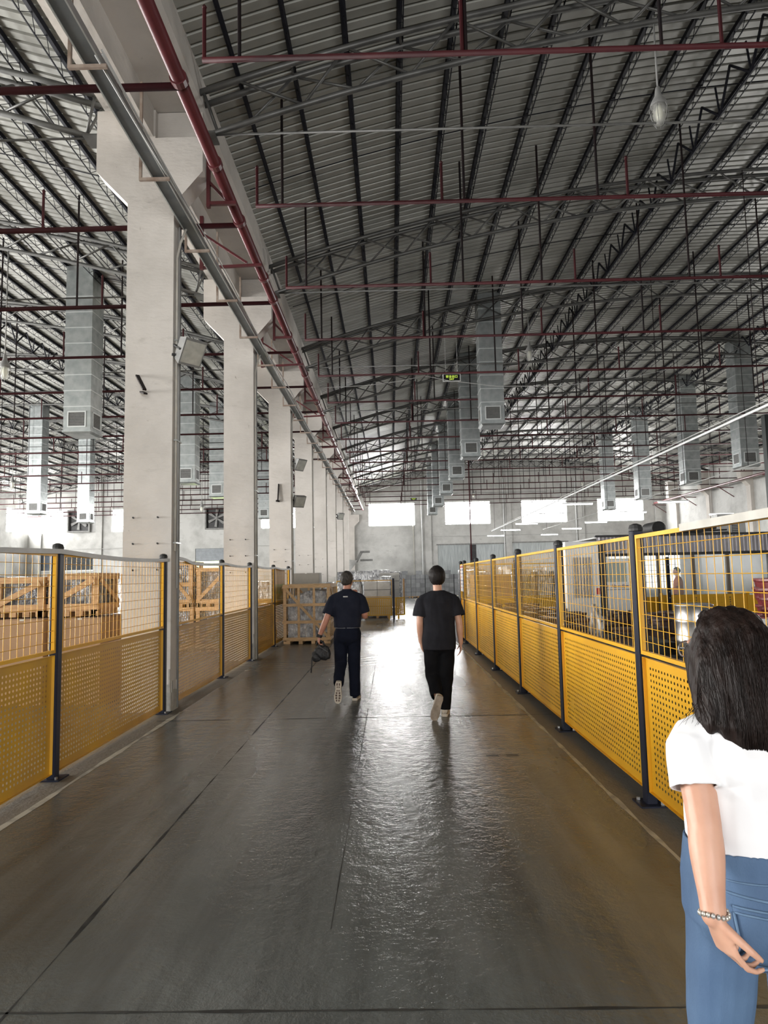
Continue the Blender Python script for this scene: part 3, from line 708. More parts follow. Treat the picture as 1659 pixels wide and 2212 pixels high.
# wall fans on the far wall
def wall_fan(x, lab):
    t = thing('wall_fan', lab, 'fan', (x, Y_WALL-.02, 6.75))
    f = MB(); a = .92; q = .1
    f.box(-a, a, -.35, 0, a-q, a).box(-a, a, -.35, 0, -a, -a+q).box(-a, -a+q, -.35, 0, -a+q, a-q).box(a-q, a, -.35, 0, -a+q, a-q)
    f.build('housing', MT['grey'], t)
    MB().box(-a+q, a-q, -.05, -.03, -a+q, a-q).build('shutter_back', MT['dark'], t)
    bl = MB().prism([(-.06,.08),(.06,.08),(.17,.70),(-.05,.74)], 'y', -.22, -.20).mesh('blade', MT['grey'])
    for k in range(6): link('blade', bl, t, mat=Matrix.Rotation(k*PI/3, 4, 'Y'))
    MB().tube([(0,-.28,0), (0,-.1,0)], .11, 12).build('hub', MT['grey'], t)
wall_fan(-25.5, 'large square wall fan beside the bright far-left window')
wall_fan(-14.2, 'large square wall fan seen between the first and second columns')
for X, lab in ((-24.35, 'pale vertical panel beside the far-left fan'), (-12.9, 'pale shutter panel beside the fan between the columns')):
    o = thing('wall_shutter', lab, 'panel', (X, Y_WALL-.05, 5.85)); MB().box(-.2, .35, -.05, .04, 0, 1.8).build('sheet', MT['cable'], o); MB().box(-.22, -.2, -.07, .04, 0, 1.8).box(.35, .37, -.07, .04, 0, 1.8).build('edge', MT['grey'], o)
# ------------------------------------------------------------------ safety fences
def perf_sheet(L_, z0, z1, px=.052, pz=.043, r=.0108, margin=.055, mat=None, name='perforated_sheet'):
    mb = MB(); nx = int((L_-2*margin)/px); nz_ = int((z1-z0-2*margin)/pz); mx = (L_-nx*px)/2; mz = (z1-z0-nz_*pz)/2
    for (a, b_, c, d) in ((0, L_, z0, z0+mz), (0, L_, z1-mz, z1), (0, mx, z0+mz, z1-mz), (L_-mx, L_, z0+mz, z1-mz)):
        mb.add([(a,0,c),(b_,0,c),(b_,0,d),(a,0,d)], [(0,1,2,3)])
    ring = [(math.cos(PI/8+k*PI/4)*r, math.sin(PI/8+k*PI/4)*r) for k in range(8)]
    out = [(.5,.25),(.25,.5),(-.25,.5),(-.5,.25),(-.5,-.25),(-.25,-.5),(.25,-.5),(.5,-.25)]
    for i in range(nx):
        for j in range(nz_):
            cx, cz = mx+(i+.5)*px, z0+mz+(j+.5)*pz
            vs = [(cx+u*px, 0, cz+w*pz) for u, w in out] + [(cx+u, 0, cz+w) for u, w in ring]
            vs += [(cx+px/2,0,cz+pz/2),(cx-px/2,0,cz+pz/2),(cx-px/2,0,cz-pz/2),(cx+px/2,0,cz-pz/2)]
            mb.add(vs, [(k, (k+1) % 8, 8+(k+1) % 8, 8+k) for k in range(8)] + [(0,16,1),(2,17,3),(4,18,5),(6,19,7)])
    # folded rims
    mb.box(0, L_, 0, .025, z0, z0+.003).box(0, L_, 0, .025, z1-.003, z1).box(0, .003, 0, .025, z0, z1).box(L_-.003, L_, 0, .025, z0, z1)
    me = bpy.data.meshes.new(name); me.from_pydata(mb.v, [], mb.f); me.update(); me.materials.append(mat); return me
def wire_grid(L_, z0, z1, px=.1, pz=.098, r=.0026, mat=None):
    mb = MB(); n = round(L_/px)
    for i in range(1, n): mb.tube([(L_*i/n, .012, z0), (L_*i/n, .012, z1)], r, 4, False)
    n = round((z1-z0)/pz)
    for i in range(1, n): mb.tube([(.0, .018, z0+(z1-z0)*i/n), (L_, .018, z0+(z1-z0)*i/n)], r, 4, False)
    return mb.mesh('wire_mesh', mat, True)
def rim(L_, z0, z1, t=.028, d=.03, mat=None):
    return [MB().box(0, L_, 0, d, z1-t, z1).mesh('top_rail', mat), MB().box(0, L_, 0, d, z0, z0+t).mesh('bottom_rail', mat),
            MB().box(0, t, 0, d, z0+t, z1-t).mesh('side_rail', mat), MB().box(L_-t, L_, 0, d, z0+t, z1-t).mesh('side_rail', mat)]
PANELS = {}
def panel(p0, p1, lab, grp, zb=.10, zm=1.07, zt=1.97, mat='yellow', inset=.055):
    p0, p1 = Vector(p0), Vector(p1); L_ = round((p1-p0).length - 2*inset, 2); ang = math.atan2((p1-p0).y, (p1-p0).x)
    key = (L_, zb, zm, zt, mat)
    if key not in PANELS: PANELS[key] = (perf_sheet(L_, zb, zm, mat=MT[mat]), wire_grid(L_, zm+.02, zt, mat=MT['yellow']), rim(L_, zm+.02, zt, mat=MT['yellow']))
    ps, wg, rm = PANELS[key]; d = (p1-p0).normalized()
    t = thing('safety_fence', lab, 'fence', (p0.x+d.x*inset, p0.y+d.y*inset, 0), ang, grp)
    link('perforated_sheet', ps, t); link('wire_mesh', wg, t)
    for me in rm: link(me.name.split('.')[0], me, t)
    return t
post_me = MB().prism([(-.042,-.034),(-.034,-.042),(.034,-.042),(.042,-.034),(.042,.034),(.034,.042),(-.034,.042),(-.042,.034)], 'z', .012, 2.0).mesh('upright', MT['navy'])
cap_me = MB().lathe([(.042,2.0),(.052,2.004),(.053,2.022),(.044,2.048),(.014,2.06)], n=12).mesh('cap', MT['black'])
base_me = MB().box(-.10, .10, -.10, .10, 0, .012).mesh('base_plate', MT['navy'])
bolt_me = MB().tube([(0,0,0),(0,0,.02)], .014, 6).mesh('bolt', MT['steel'])
def post(x, y, lab, grp, side=1):
    t = thing('fence_post', lab, 'fence post', (x, y, 0), group=grp)
    link('upright', post_me, t); link('cap', cap_me, t); bp = link('base_plate', base_me, t)
    for sx in (-1, 1): link('bolt', bolt_me, bp, (sx*.065, -.065*sx, .012))
    for z in (.25, .98, 1.14, 1.85):
        for sy in (-1, 1): link('bolt', bolt_me, t, mat=Matrix.Translation((.0, sy*.044, z)) @ Matrix.Rotation(PI/2*sy, 4, 'X'))
    return t
# right-hand line
RX = 1.87; RP = [2.80, 5.22, 7.63, 10.03, 12.45, 14.86, 17.25]
where = ['nearest', 'beside the woman', 'second beyond the woman', 'third beyond the woman', 'fourth beyond the woman', 'fifth beyond the woman', 'sixth beyond the woman']
for i, y in enumerate(RP):
    if i: post(RX+.005*i*-1, y, 'navy fence post with black cap on the right fence, %s' % where[i], 'posts of the right fence')
for i in range(len(RP)-1):
    panel((RX-.005*i, RP[i]), (RX-.005*(i+1), RP[i+1]), 'yellow mesh and perforated fence panel on the right, %s from the camera' % ORD[i], 'panels of the right fence')
post(RX-.03, 18.1, 'navy fence post at the far end of the right fence', 'posts of the right fence')
panel((RX-.03, 17.25), (RX-.03, 18.1), 'narrow yellow fence panel carrying paper notices at the right fence end', 'panels of the right fence')
panel((RX-.03, 18.1), (RX+1.4, 18.12), 'yellow fence panel crossing behind the right fence, nearer the aisle', 'cross fence behind the right fence')
panel((RX+1.4, 18.12), (4.75, 18.15), 'yellow fence panel crossing behind the right fence, by the pale cabinet', 'cross fence behind the right fence')
post(RX+1.4, 18.12, 'navy post in the middle of the cross fence', 'posts of the cross fence'); post(4.75, 18.15, 'navy post at the outer end of the cross fence', 'posts of the cross fence')
for i, (x, w, lab) in enumerate(((RX+.02, .22, 'nearer'), (RX-.02, .20, 'farther'))):
    y = 17.35 if i == 0 else 17.75
    n_ = thing('paper_notice', '%s printed paper notice clipped to the right fence end' % lab, 'notice', (RX-.05, y, 1.28))
    MB().box(-.004, 0, 0, .32, 0, .66).build('sheet', MT['paper'], n_)
    for k in range(6): MB().box(-.006, -.004, .05, .05+.10+.12*((k*37) % 3)/2, .08+.09*k, .11+.09*k).build('print', MT['blueink'] if k % 3 else MT['redink'], n_)
    MB().box(-.006, -.004, .02, .30, .60, .64).build('print', MT['redink'], n_)

# left-hand line
LX = -3.0; LP = [3.25, 6.15, 9.03, 12.15, 14.56, 17.5, 20.05]
lw_ = ['', 'nearest post of the left fence', 'second post, in front of the first column', 'third post, between first and second columns', 'fourth post, in front of the second column', 'fifth post, beyond the second column', 'sixth post, in front of the third column']
for i, y in enumerate(LP):
    if i: post(LX, y, 'navy fence post on the left, ' + lw_[i], 'posts of the left fence')
segs = [(3.25, 6.15), (6.15, 9.03), (9.47, 12.15), (12.15, 14.56), (15.0, 17.5), (17.5, 20.05)]
for i, (a, b_) in enumerate(segs):
    panel((LX, b_), (LX, a), 'dusty yellow mesh and perforated fence panel on the left, %s from the camera' % ORD[i], 'panels of the left fence', zb=.05, mat='yellowdirty')
t = thing('cable_duct', 'grey plastic cable duct lying along the top of the left fence', 'cable duct')
for i, (a, b_) in enumerate(((2.0, 6.1), (6.1, 9.3), (9.47, 12.2), (12.2, 14.8), (15, 17.5), (17.5, 20.2))):
    pts = [(LX+.045, a+(b_-a)*k/8, 1.985 - .035*math.sin(PI*k/8) + (.03 if i == 2 and k < 2 else 0)) for k in range(9)]
    mb = MB()
    for p, q in zip(pts, pts[1:]): mb.bar(p, q, .03, .042)
    mb.build('length', MT['cable'], t)
t = thing('cable_duct', 'pale plastic cable duct lying on top of the nearest right fence panel', 'cable duct')
MB().bar((RX-.05, 2.2, 1.968), (RX-.046, 4.3, 1.965), .03, .046).build('length', MT['offwhite'], t)
# coloured banner tied to the left fence before the third column
t = thing('fence_banner', 'faded pink and green banner tied inside the left fence by the third column', 'banner', (LX-.045, 17.9, 0))
for k, (z0, z1, c) in enumerate(((1.05, 1.30, (.55,.55,.30)), (1.30, 1.55, (.35,.50,.25)), (1.55, 1.98, (.62,.50,.40)))):
    MB().box(-.01, 0, 0, 1.8, z0, z1).build('band', pm('banner_%d' % k, c, tuple(q*.8 for q in c), 3, .7), t)

# low fenced bay further down the aisle
def low_fence(x0, x1, y, lab, mat):
    t = thing('low_fence', lab, 'fence', (x0, y, 0))
    L_ = x1-x0; link('perforated_sheet', perf_sheet(L_, .14, .86, .075, .062, .02, .05, MT[mat]), t)
    for me in rim(L_, .88, 1.56, mat=MT['yellow']): link(me.name.split('.')[0], me, t)
    MB().box(.1, .16, -.02, .02, 0, .14).build('foot', MT['yellow'], t); MB().box(L_-.16, L_-.1, -.02, .02, 0, .14).build('foot', MT['yellow'], t)
low_fence(-2.2, .02, 27.6, 'low yellow perforated fence panel beyond the navy-shirted man', 'yellow')
t = thing('fence_post', 'short navy post at the end of the low yellow fence', 'fence post', (.08, 27.55, 0)); MB().box(-.04, .04, -.04, .04, 0, 1.62).build('upright', MT['navy'], t); MB().box(-.08, .08, -.08, .08, 0, .012).build('base_plate', MT['navy'], t)
t = thing('low_fence', 'short perforated fence return behind the low fence post', 'fence', (.14, 27.7, 0), .35)
link('perforated_sheet', perf_sheet(.42, .14, .86, .075, .062, .02, .05, MT['yellowdirty']), t); MB().box(.1, .16, -.02, .02, 0, .14).build('foot', MT['yellow'], t); MB().box(.36, .42, -.0, .04, .86, 1.6).build('side_rail', MT['wood'], t)
# ------------------------------------------------------------------ goods: crates, cartons, wrapped loads
def board(t, name, p0, p1, w, h, mat, side=None):
    # unit board laid along its own z so that the grain follows it
    p0, p1 = Vector(p0), Vector(p1); d = p1-p0; L_ = d.length
    q = d.to_track_quat('Z', 'X') if side is None else d.to_track_quat('Z', side)
    return MB().box(-w/2, w/2, -h/2, h/2, 0, L_).build(name, mat, t) if False else _bd(t, name, p0, q, w, h, L_, mat)
_BD = {}
def _bd(t, name, p0, q, w, h, L_, mat):
    k = (round(w,3), round(h,3), round(L_,2), mat.name)
    if k not in _BD: _BD[k] = MB().box(-w/2, w/2, -h/2, h/2, 0, L_).mesh('board', mat)
    return link(name, _BD[k], t, mat=Matrix.Translation(p0) @ q.to_matrix().to_4x4())
def crate(x0, x1, y0, y1, z0, z1, lab, grp=None, mat='wood', diag=1, mids=(), hr=(), th=.09, top=False, feet=True, content='filmdark'):
    M_ = MT[mat]; t = thing('wooden_crate', lab, 'crate', ((x0+x1)/2, (y0+y1)/2, z0), group=grp)
    a, b_, h = (x1-x0)/2, (y1-y0)/2, z1-z0; zf = .09 if feet else 0; k = .022
    for sx in (-1, 1):
        for sy in (-1, 1):
            board(t, 'post', (sx*(a-th/2), sy*(b_-k/2), 0), (sx*(a-th/2), sy*(b_-k/2), h), th, k, M_, 'X') if False else MB().box(sx*a-(th if sx > 0 else 0), sx*a+(th if sx < 0 else 0), sy*b_-(th*.6 if sy > 0 else 0), sy*b_+(th*.6 if sy < 0 else 0), 0, h).build('post', M_, t)
    for sy in (-1, 1):
        for z in [zf+th/2, h-th/2] + [zf+(h-zf)*q for q in hr]:
            MB().box(-a-.004, a+.004, sy*(b_+.011)-.011, sy*(b_+.011)+.011, z-th/2, z+th/2).build('rail', M_, t)
        for q in mids: MB().box(-a+2*a*q-th*.4, -a+2*a*q+th*.4, sy*(b_-.012)-.011, sy*(b_-.012)+.011, zf, h).build('slat', M_, t)
        p, q = (Vector((-a+.05, sy*(b_+.03), zf+th)), Vector((a-.05, sy*(b_+.03), h-th)))
        if diag < 0: p.z, q.z = q.z, p.z
        if diag: MB().bar(p, q, .02, th*.9, (0, 0, 1)).build('diagonal', M_, t)
    for sx in (-1, 1):
        for z in [zf+th/2, h-th/2] + [zf+(h-zf)*q for q in hr]:
            MB().box(sx*(a+.011)-.011, sx*(a+.011)+.011, -b_, b_, z-th/2, z+th/2).build('rail', M_, t)
        n = max(1, int(2*b_/.45))
        for i in range(1, n): MB().box(sx*(a-.012)-.011, sx*(a-.012)+.011, -b_+2*b_*i/n-th*.4, -b_+2*b_*i/n+th*.4, zf, h).build('slat', M_, t)
        MB().bar((sx*(a+.03), -b_+.04, h-th), (sx*(a+.03), b_-.04, zf+th), .02, th*.8, (0, 0, 1)).build('diagonal', M_, t)
    if top:
        n = int(2*b_/.16)
        for i in range(n): MB().box(-a-.01, a+.01, -b_+2*b_*i/n+.01, -b_+2*b_*(i+1)/n-.01, h, h+.02).build('lid_board', M_, t)
    MB().box(-a, a, -b_, b_, zf-.02, zf).build('deck', M_, t)
    if feet:
        for sx in (-.8, -.27, .27, .8): MB().box(sx*a-.05, sx*a+.05, -b_, b_, 0, zf-.02).build('skid', M_, t)
    if content: wrapped((x0+x1)/2, (y0+y1)/2, z0+zf+.005, (x1-x0)*.84, (y1-y0)*.84, h*.82, 'film wrapped load in the ' + lab.replace('between the first and second columns','between columns one and two').replace('behind the left fence','').replace('  ',' ').replace(' ,',','), content)
    return t
def lump(w, d, h, amp, seed, n=9, slope=0.0):
    bm = bmesh.new(); bmesh.ops.create_cube(bm, size=1); bmesh.ops.subdivide_edges(bm, edges=bm.edges[:], cuts=n, use_grid_fill=True)
    for v in bm.verts:
        p = v.co.copy(); q = Vector((p.x*w, p.y*d, (p.z+.5)*h)); nn = noise.noise_vector(Vector((q.x*3+seed, q.y*3, q.z*3)))
        rr = 1-.10*max(abs(p.x), abs(p.y))**6*2*abs(p.z)
        q.x *= rr; q.y *= rr
        q += Vector((nn.x, nn.y, nn.z if p.z > .4 else 0))*amp
        if p.z > 0 and slope: q.z -= slope*max(0, -p.x)*h*(p.z+.2)
        q.x = max(-w/2, min(w/2, q.x)); q.y = max(-d/2, min(d/2, q.y)); q.z = max(0, q.z)
        v.co = q
    me = bpy.data.meshes.new('lump'); bm.to_mesh(me); bm.free(); return me
def wrapped(x, y, z, w, d, h, lab, mat='film', slope=0.0, grp=None, n=9, cat='wrapped load'):
    t = thing('wrapped_load', lab, cat, (x, y, z), group=grp)
    me = lump(w, d, h, .05, x*3.1+y, n, slope); me.materials.append(MT[mat]); me.polygons.foreach_set('use_smooth', [True]*len(me.polygons))
    link('film_cover', me, t)
    me2 = MB().box(-w*.38, w*.38, -d*.38, d*.38, .002, h*.55).mesh('machine_body', MT['grey']); link('machine_body', me2, t)
    return t

# left store, in front of the first column
crate(-5.00, -4.28, 10.0, 10.75, 1.22, 1.84, 'pine crate on cartons behind the left fence, next to the first column', 'small crates on cartons', diag=1)
crate(-5.78, -5.06, 10.0, 10.75, 1.22, 1.80, 'pine crate on cartons behind the left fence, middle one', 'small crates on cartons', diag=1)
crate(-6.62, -5.84, 10.0, 10.75, 1.22, 1.80, 'pine crate on cartons behind the left fence, farthest left', 'small crates on cartons', diag=1)
def carton(x0, x1, y0, y1, z0, z1, lab, grp, mat='carton'):
    t = thing('cardboard_box', lab, 'box', ((x0+x1)/2, (y0+y1)/2, z0), group=grp); a, b_, h = (x1-x0)/2, (y1-y0)/2, z1-z0
    bevel(MB().box(-a, a, -b_, b_, 0, h-.004).build('box_body', MT[mat], t), .006)
    for sx in (-1, 1): MB().box(min(sx*a*.985, sx*.003), max(sx*a*.985, sx*.003), -b_*.985, b_*.985, h-.003, h+.002).build('flap', MT[mat], t)
    MB().box(-.03, .03, -b_-.001, b_+.001, h-.02, h+.003).build('tape', MT['offwhite'], t)
    return t
carton(-4.72, -4.12, 9.75, 10.95, 0, 1.20, 'tall brown carton behind the left fence, next to the first column', 'tall cartons behind the left fence')
carton(-5.56, -4.93, 9.75, 10.95, 0, 1.20, 'tall brown carton behind the left fence, second from the column', 'tall cartons behind the left fence')
carton(-6.70, -5.70, 9.75, 10.95, 0, 1.20, 'wide brown carton behind the left fence, at the picture edge', 'tall cartons behind the left fence')
# between first and second column: two tiers of crates
crate(-5.62, -4.78, 16.6, 17.5, 0, 1.06, 'lower pine crate between the first and second columns, left one', 'stacked pine crates', diag=-1)
crate(-4.72, -3.92, 16.6, 17.5, 0, 1.06, 'lower pine crate between the first and second columns, right one', 'stacked pine crates', diag=1)
crate(-5.60, -4.80, 16.6, 17.5, 1.065, 2.16, 'upper pine crate between the first and second columns, left one', 'stacked pine crates', diag=-1, hr=(.45,))
crate(-4.70, -3.95, 16.6, 17.5, 1.065, 2.0, 'upper pine crate between the first and second columns, right one', 'stacked pine crates', diag=1)
crate(-6.6, -5.75, 16.8, 17.7, 0, 1.9, 'tall pine crate half hidden by the first column', 'stacked pine crates', diag=1, hr=(.5,))
crate(-4.1, -3.25, 18.4, 19.3, 0, 1.15, 'pine crate behind the left fence beyond the second column', 'stacked pine crates', diag=1)
# the big crate standing in the aisle
bc = crate(-2.84, -1.62, 18.05, 20.3, 0, 1.52, 'large open pine crate standing in the aisle left of the navy-shirted man', None, 'woodpale', diag=-1, mids=(.33, .66), hr=(.33, .64), th=.075, top=True, content=None)
wrapped(-2.23, 19.15, .095, 1.02, 1.95, 1.26, 'machine wrapped in shiny clear film inside the large aisle crate', 'film', .42, n=16)
wrapped(-2.0, 22.2, 0, 1.0, 1.3, 1.2, 'film wrapped machine standing behind the large aisle crate', 'film')
c = carton(-3.5, -2.55, 24.4, 25.2, .7, 1.88, 'grey brown carton with red lettering standing behind the large crate', None, 'cartonpale')
c.children[0].active_material = pm('grey_brown_board', (.27,.24,.20), (.22,.20,.17), 3, .7) if False else None
c.children[0].data.materials[0] = pm('grey_brown_board', (.24,.215,.18), (.20,.18,.15), 3, .7)
text_on(c, 'lettering', '易碎品', .20, MT['redink'], Matrix.Translation((.05, -.405, .30)) @ Matrix.Rotation(PI/2, 4, 'X'))
carton(-3.5, -2.55, 24.4, 25.2, 0, .695, 'low carton under the lettered grey brown carton', None, 'cartonpale')

# pallet loads down the hall
PM_ = {}
pal = MB()
for i in range(5): pal.box(-.55, .55, -.5+.22*i, -.38+.22*i, .10, .13)
for i in (-1, 0, 1): pal.box(i*.45-.05, i*.45+.05, -.5, .5, 0, .10)
pal_me = pal.mesh('pallet', MT['wood'])
def load(x, y, nx, ny, nz_, bh, mat, lab, grp, rz=0, pal_=True):
    t = thing('pallet_load', lab, 'pallet load', (x, y, 0), rz, grp); w, d = 1.08/nx, .98/ny
    if pal_: link('pallet', pal_me, t)
    k = (nx, ny, bh, mat)
    if k not in PM_: PM_[k] = MB().box(-w/2+.006, w/2-.006, -d/2+.006, d/2-.006, 0, bh-.008).mesh('carton', MT[mat])
    for i in range(nx):
        for j in range(ny):
            for q in range(nz_):
                if j > 0 and 0 < i < nx-1 and q < nz_-1: continue
                link('carton', PM_[k], t, (-.54+w*(i+.5), -.49+d*(j+.5), .135+bh*q))
    h = .135+bh*nz_
    for z in (.135+bh*1.0, .135+bh*(nz_-1)): MB().box(-.548, .548, -.498, .498, z-.012, z+.006).build('strap', MT['dark'], t)
    return t
rr = random.Random(9)
for i in range(7):
    load(.95+1.12*i, 54.0, 3, 2, 5, .33, 'cartongrey', 'strapped grey carton stack by the far wall, %s from the left' % ORD[i], 'grey carton stacks by the far wall')
    if i < 5:
        o = thing('loose_carton', 'single dark carton on top of the far grey stacks, %s from the left' % ORD[i], 'box', (1.1+1.12*i, 54.0, 1.79), group='cartons on top of the far stacks')
        bevel(MB().box(-.26, .2, -.2, .2, 0, .30).build('box_body', MT['cartongrey'], o), .01); MB().box(-.03, .02, -.201, .201, .28, .303).build('tape', MT['dark'], o)
# wrapped stacks behind the low fence
n = 0
for (x, y, h, m_) in ((-1.75,29.2,1.45,'film'),(-.6,29.2,1.5,'cartonpale'),(-3.0,29.6,1.5,'film'),(-4.3,30.2,1.6,'filmdark'),(-1.9,32,1.6,'filmdark'),(-.5,32.4,1.7,'film'),(-3.2,33,1.75,'cartonpale'),(-1.4,36,1.9,'film'),(-4.4,36.5,1.8,'film'),(-.1,37.5,1.9,'cartonpale'),(-2.6,40,2.0,'filmdark'),(-5.5,40.5,2.0,'film'),(-.6,43,2.1,'film'),(-3.8,45,2.15,'cartonpale'),(-1.8,47,2.1,'film'),(.2,48,2.0,'filmdark')):
    lab = 'shiny wrapped load beyond the low fence, %s' % ['first row, left of the grey machine','first row, by the short navy post','first row, third','first row, fourth','second row, left','second row, right','second row, far left','third row, middle','third row, far left','third row, right','fourth row, middle','fourth row, far left','fifth row, right','fifth row, far left','sixth row, left','sixth row, right'][n]
    n += 1
    if m_ == 'cartonpale': load(x, y, 2, 2, 4, (h-.135)/4, 'cartonpale', lab.replace('shiny wrapped load', 'pale carton load'), 'loads beyond the low fence')
    else: wrapped(x, y, .0, 1.05, 1.0, h, lab, m_, grp='loads beyond the low fence')
o = thing('packing_machine', 'grey packing machine with open hopper rising above the far wrapped loads', 'machine', (-3.4, 49.5, 0))
MB().box(-.8, .8, -.5, .5, 0, 2.2).build('cabinet', MT['cable'], o); MB().rings([[(-.5,-.3,2.2),(.5,-.3,2.2),(.5,.3,2.2),(-.5,.3,2.2)],[(-1.2,-.5,3.1),(1.0,-.5,2.9),(1.0,.5,2.9),(-1.2,.5,3.1)]]).build('hopper', MT['cable'], o)
MB().bar((.9,0,2.8),(1.3,0,3.5),.2).bar((1.2,0,3.5),(1.9,0,3.5),.15).bar((1.2,0,2.9),(2.1,0,2.9),.15).build('arm', MT['grey'], o)
# left store beyond: pale rows
n = 0
for (x, y, h, m_) in ((-6.2,22,1.7,'film'),(-7.6,22.4,1.9,'filmdark'),(-5.0,26,1.6,'film'),(-6.8,27,1.8,'cartonpale'),(-9.5,27,1.9,'film'),(-12,30,1.9,'film'),(-9,34,2.0,'cartonpale'),(-14.5,34,2.0,'film'),(-17.5,36,2.0,'cartonpale'),(-20.5,38,2.1,'film')):
    lab = 'wrapped goods in the store beyond the columns, load %s counting from the aisle' % ORD[n]; n += 1
    if m_ == 'cartonpale': load(x, y, 2, 2, 4, (h-.135)/4, 'cartonpale', lab, 'goods beyond the columns')
    else: wrapped(x, y, 0, 1.1, 1.1, h, lab, m_, grp='goods beyond the columns')
# goods right of the aisle beyond the cross fence
n = 0
for (x, y, h, m_) in ((2.9,20.2,1.7,'cartonpale'),(4.2,20.6,1.75,'film'),(3.0,23,1.6,'film'),(4.5,23.4,1.85,'cartonpale'),(3.4,26.5,1.8,'film'),(5.0,27,2.0,'cartonpale'),(3.6,31,1.9,'filmdark'),(5.6,32,2.0,'film'),(4.3,37,2.1,'film'),(6.6,38,2.1,'cartonpale'),(8.6,41,2.1,'film')):
    lab = 'wrapped goods behind the cross fence on the right, load %s counting from the fence' % ORD[n]; n += 1
    if m_ == 'cartonpale': load(x, y, 2, 2, 4, (h-.135)/4, 'carton' if n % 2 else 'cartonpale', lab, 'goods behind the cross fence')
    else: wrapped(x, y, 0, 1.1, 1.1, h, lab, m_, grp='goods behind the cross fence')
t = thing('steel_rack', 'dark red steel rack upright standing in the goods behind the cross fence', 'rack', (4.35, 19.3, 0))
for sx in (-.35, .35):
    for sy in (-.2, .2): MB().box(sx-.04, sx+.04, sy-.04, sy+.04, 0, 1.75).build('upright', MT['rust'], t)
for z in (.3, .95, 1.6): MB().box(-.39, .39, -.24, .24, z, z+.05).build('shelf', MT['rust'], t)

# ------------------------------------------------------------------ workshop behind the right fence
drum = MB().lathe([(.02,0),(.15,0),(.165,.03),(.165,.05),(.135,.06),(.125,.19),(.145,.20),(.145,.225),(.02,.225)], n=14).mesh('casting', MT['brownpart'], False)
def castings(x, y, nx, ny, nz_, lab):
    t = thing('casting_stack', lab, 'stacked parts', (x, y, 0), group='stacked brown castings'); link('pallet', pal_me, t)
    for i in range(nx):
        for j in range(ny):
            for k in range(nz_ - (1 if (i*3+j*5) % 4 == 0 else 0)): link('casting', drum, t, (-.37+.37*i, -.36+.36*j, .131+.227*k))
castings(2.75, 8.6, 3, 3, 4, 'stack of dark brown castings behind the third right fence panel')
castings(2.75, 10.3, 3, 3, 4, 'stack of dark brown castings behind the fourth right fence panel, nearer the camera')
castings(2.7, 11.8, 3, 3, 4, 'stack of dark brown castings behind the fourth right fence panel, farther')
castings(2.7, 13.5, 3, 3, 4, 'stack of dark brown castings behind the fifth right fence panel')
castings(2.7, 15.4, 3, 3, 4, 'stack of dark brown castings behind the sixth right fence panel')
castings(4.1, 9.6, 3, 3, 4, 'stack of dark brown castings in front of the white cabinet')
castings(4.15, 11.4, 3, 3, 4, 'stack of dark brown castings below the white cabinet')
tubm = MB().lathe([(.02,0),(.17,0),(.19,.10),(.205,.11),(.205,.13),(.17,.13),(.15,.02),(.02,.02)], n=18).mesh('tub', MT['redtub'], False)
def tubs(x, y, z, nz_, lab, wrap=0):
    t = thing('tub_stack', lab, 'plastic tubs', (x, y, z), group='dark red tubs')
    for k in range(nz_): link('tub', tubm, t, (.012*math.sin(k*2.1), .012*math.cos(k*1.3), .085*k))
    if wrap: MB().lathe([(.215,0),(.222,wrap*.3),(.214,wrap*.6),(.220,wrap)], n=18).build('stretch_film', MT['film'], t, True)
for i, (x, y) in enumerate(((4.05,7.6),(4.5,7.7),(4.3,8.1),(4.95,7.75))): tubs(x, y, .55, 7, 'stack of dark red tubs on the low bench, %s' % ['at the front left','at the front middle','behind','at the right end'][i])
t = thing('low_bench', 'low dark bench under the dark red tubs', 'bench', (4.5, 7.85, 0)); MB().box(-.75, .75, -.4, .5, .49, .55).build('top', MT['dark'], t)
for sx in (-.7, .7):
    for sy in (-.35, .45): MB().box(sx-.03, sx+.03, sy-.03, sy+.03, 0, .49).build('leg', MT['dark'], t)
for i, (x, y) in enumerate(((3.55,6.3),(3.98,6.35),(3.75,6.75),(4.2,6.8))): tubs(x, y, .2, 16, 'tall film wrapped stack of dark red tubs near the picture edge, %s' % ['front left','front right','behind left','behind right'][i], 1.05)
t = thing('tub_pallet', 'yellow plastic pallet under the tall wrapped tub stacks', 'pallet', (3.87, 6.55, 0)); MB().box(-.6, .6, -.5, .55, .12, .2).build('deck', MT['yellow'], t)
for sx in (-.5, 0, .5): MB().box(sx-.06, sx+.06, -.5, .55, 0, .12).build('skid', MT['yellow'], t)
t = thing('work_bench', 'dark steel work bench behind the second right fence panel', 'bench', (2.85, 5.75, 0))
MB().box(-.55, .55, -.9, .9, .84, .90).build('top', MT['dark'], t); MB().box(-.5, .5, -.85, .85, .3, .33).build('shelf', MT['dark'], t)
for sx in (-.5, .5):
    for sy in (-.85, .85): MB().box(sx-.03, sx+.03, sy-.03, sy+.03, 0, .84).build('leg', MT['dark'], t)
for i, (x, y) in enumerate(((2.75,5.35),(3.1,5.95))):
    t = thing('wire_basket', 'grey wire basket on the dark work bench, %s' % ['nearer','farther'][i], 'basket', (x, y, .902))
    for k in range(6): MB().tube([(-.25,-.2,.04*k+.01),(.25,-.2,.04*k+.01),(.25,.2,.04*k+.01),(-.25,.2,.04*k+.01),(-.25,-.2,.04*k+.01)], .004, 4).build('ring_wire', MT['steel'], t)
    for k in range(9): MB().tube([(-.25+.0625*k,-.2,.22),(-.25+.0625*k,-.2,.01),(-.25+.0625*k,.2,.01),(-.25+.0625*k,.2,.22)], .004, 4).build('rib_wire', MT['steel'], t)
    MB().box(-.2, .2, -.15, .15, .02, .12).build('parts_inside', MT['brownpart'], t)
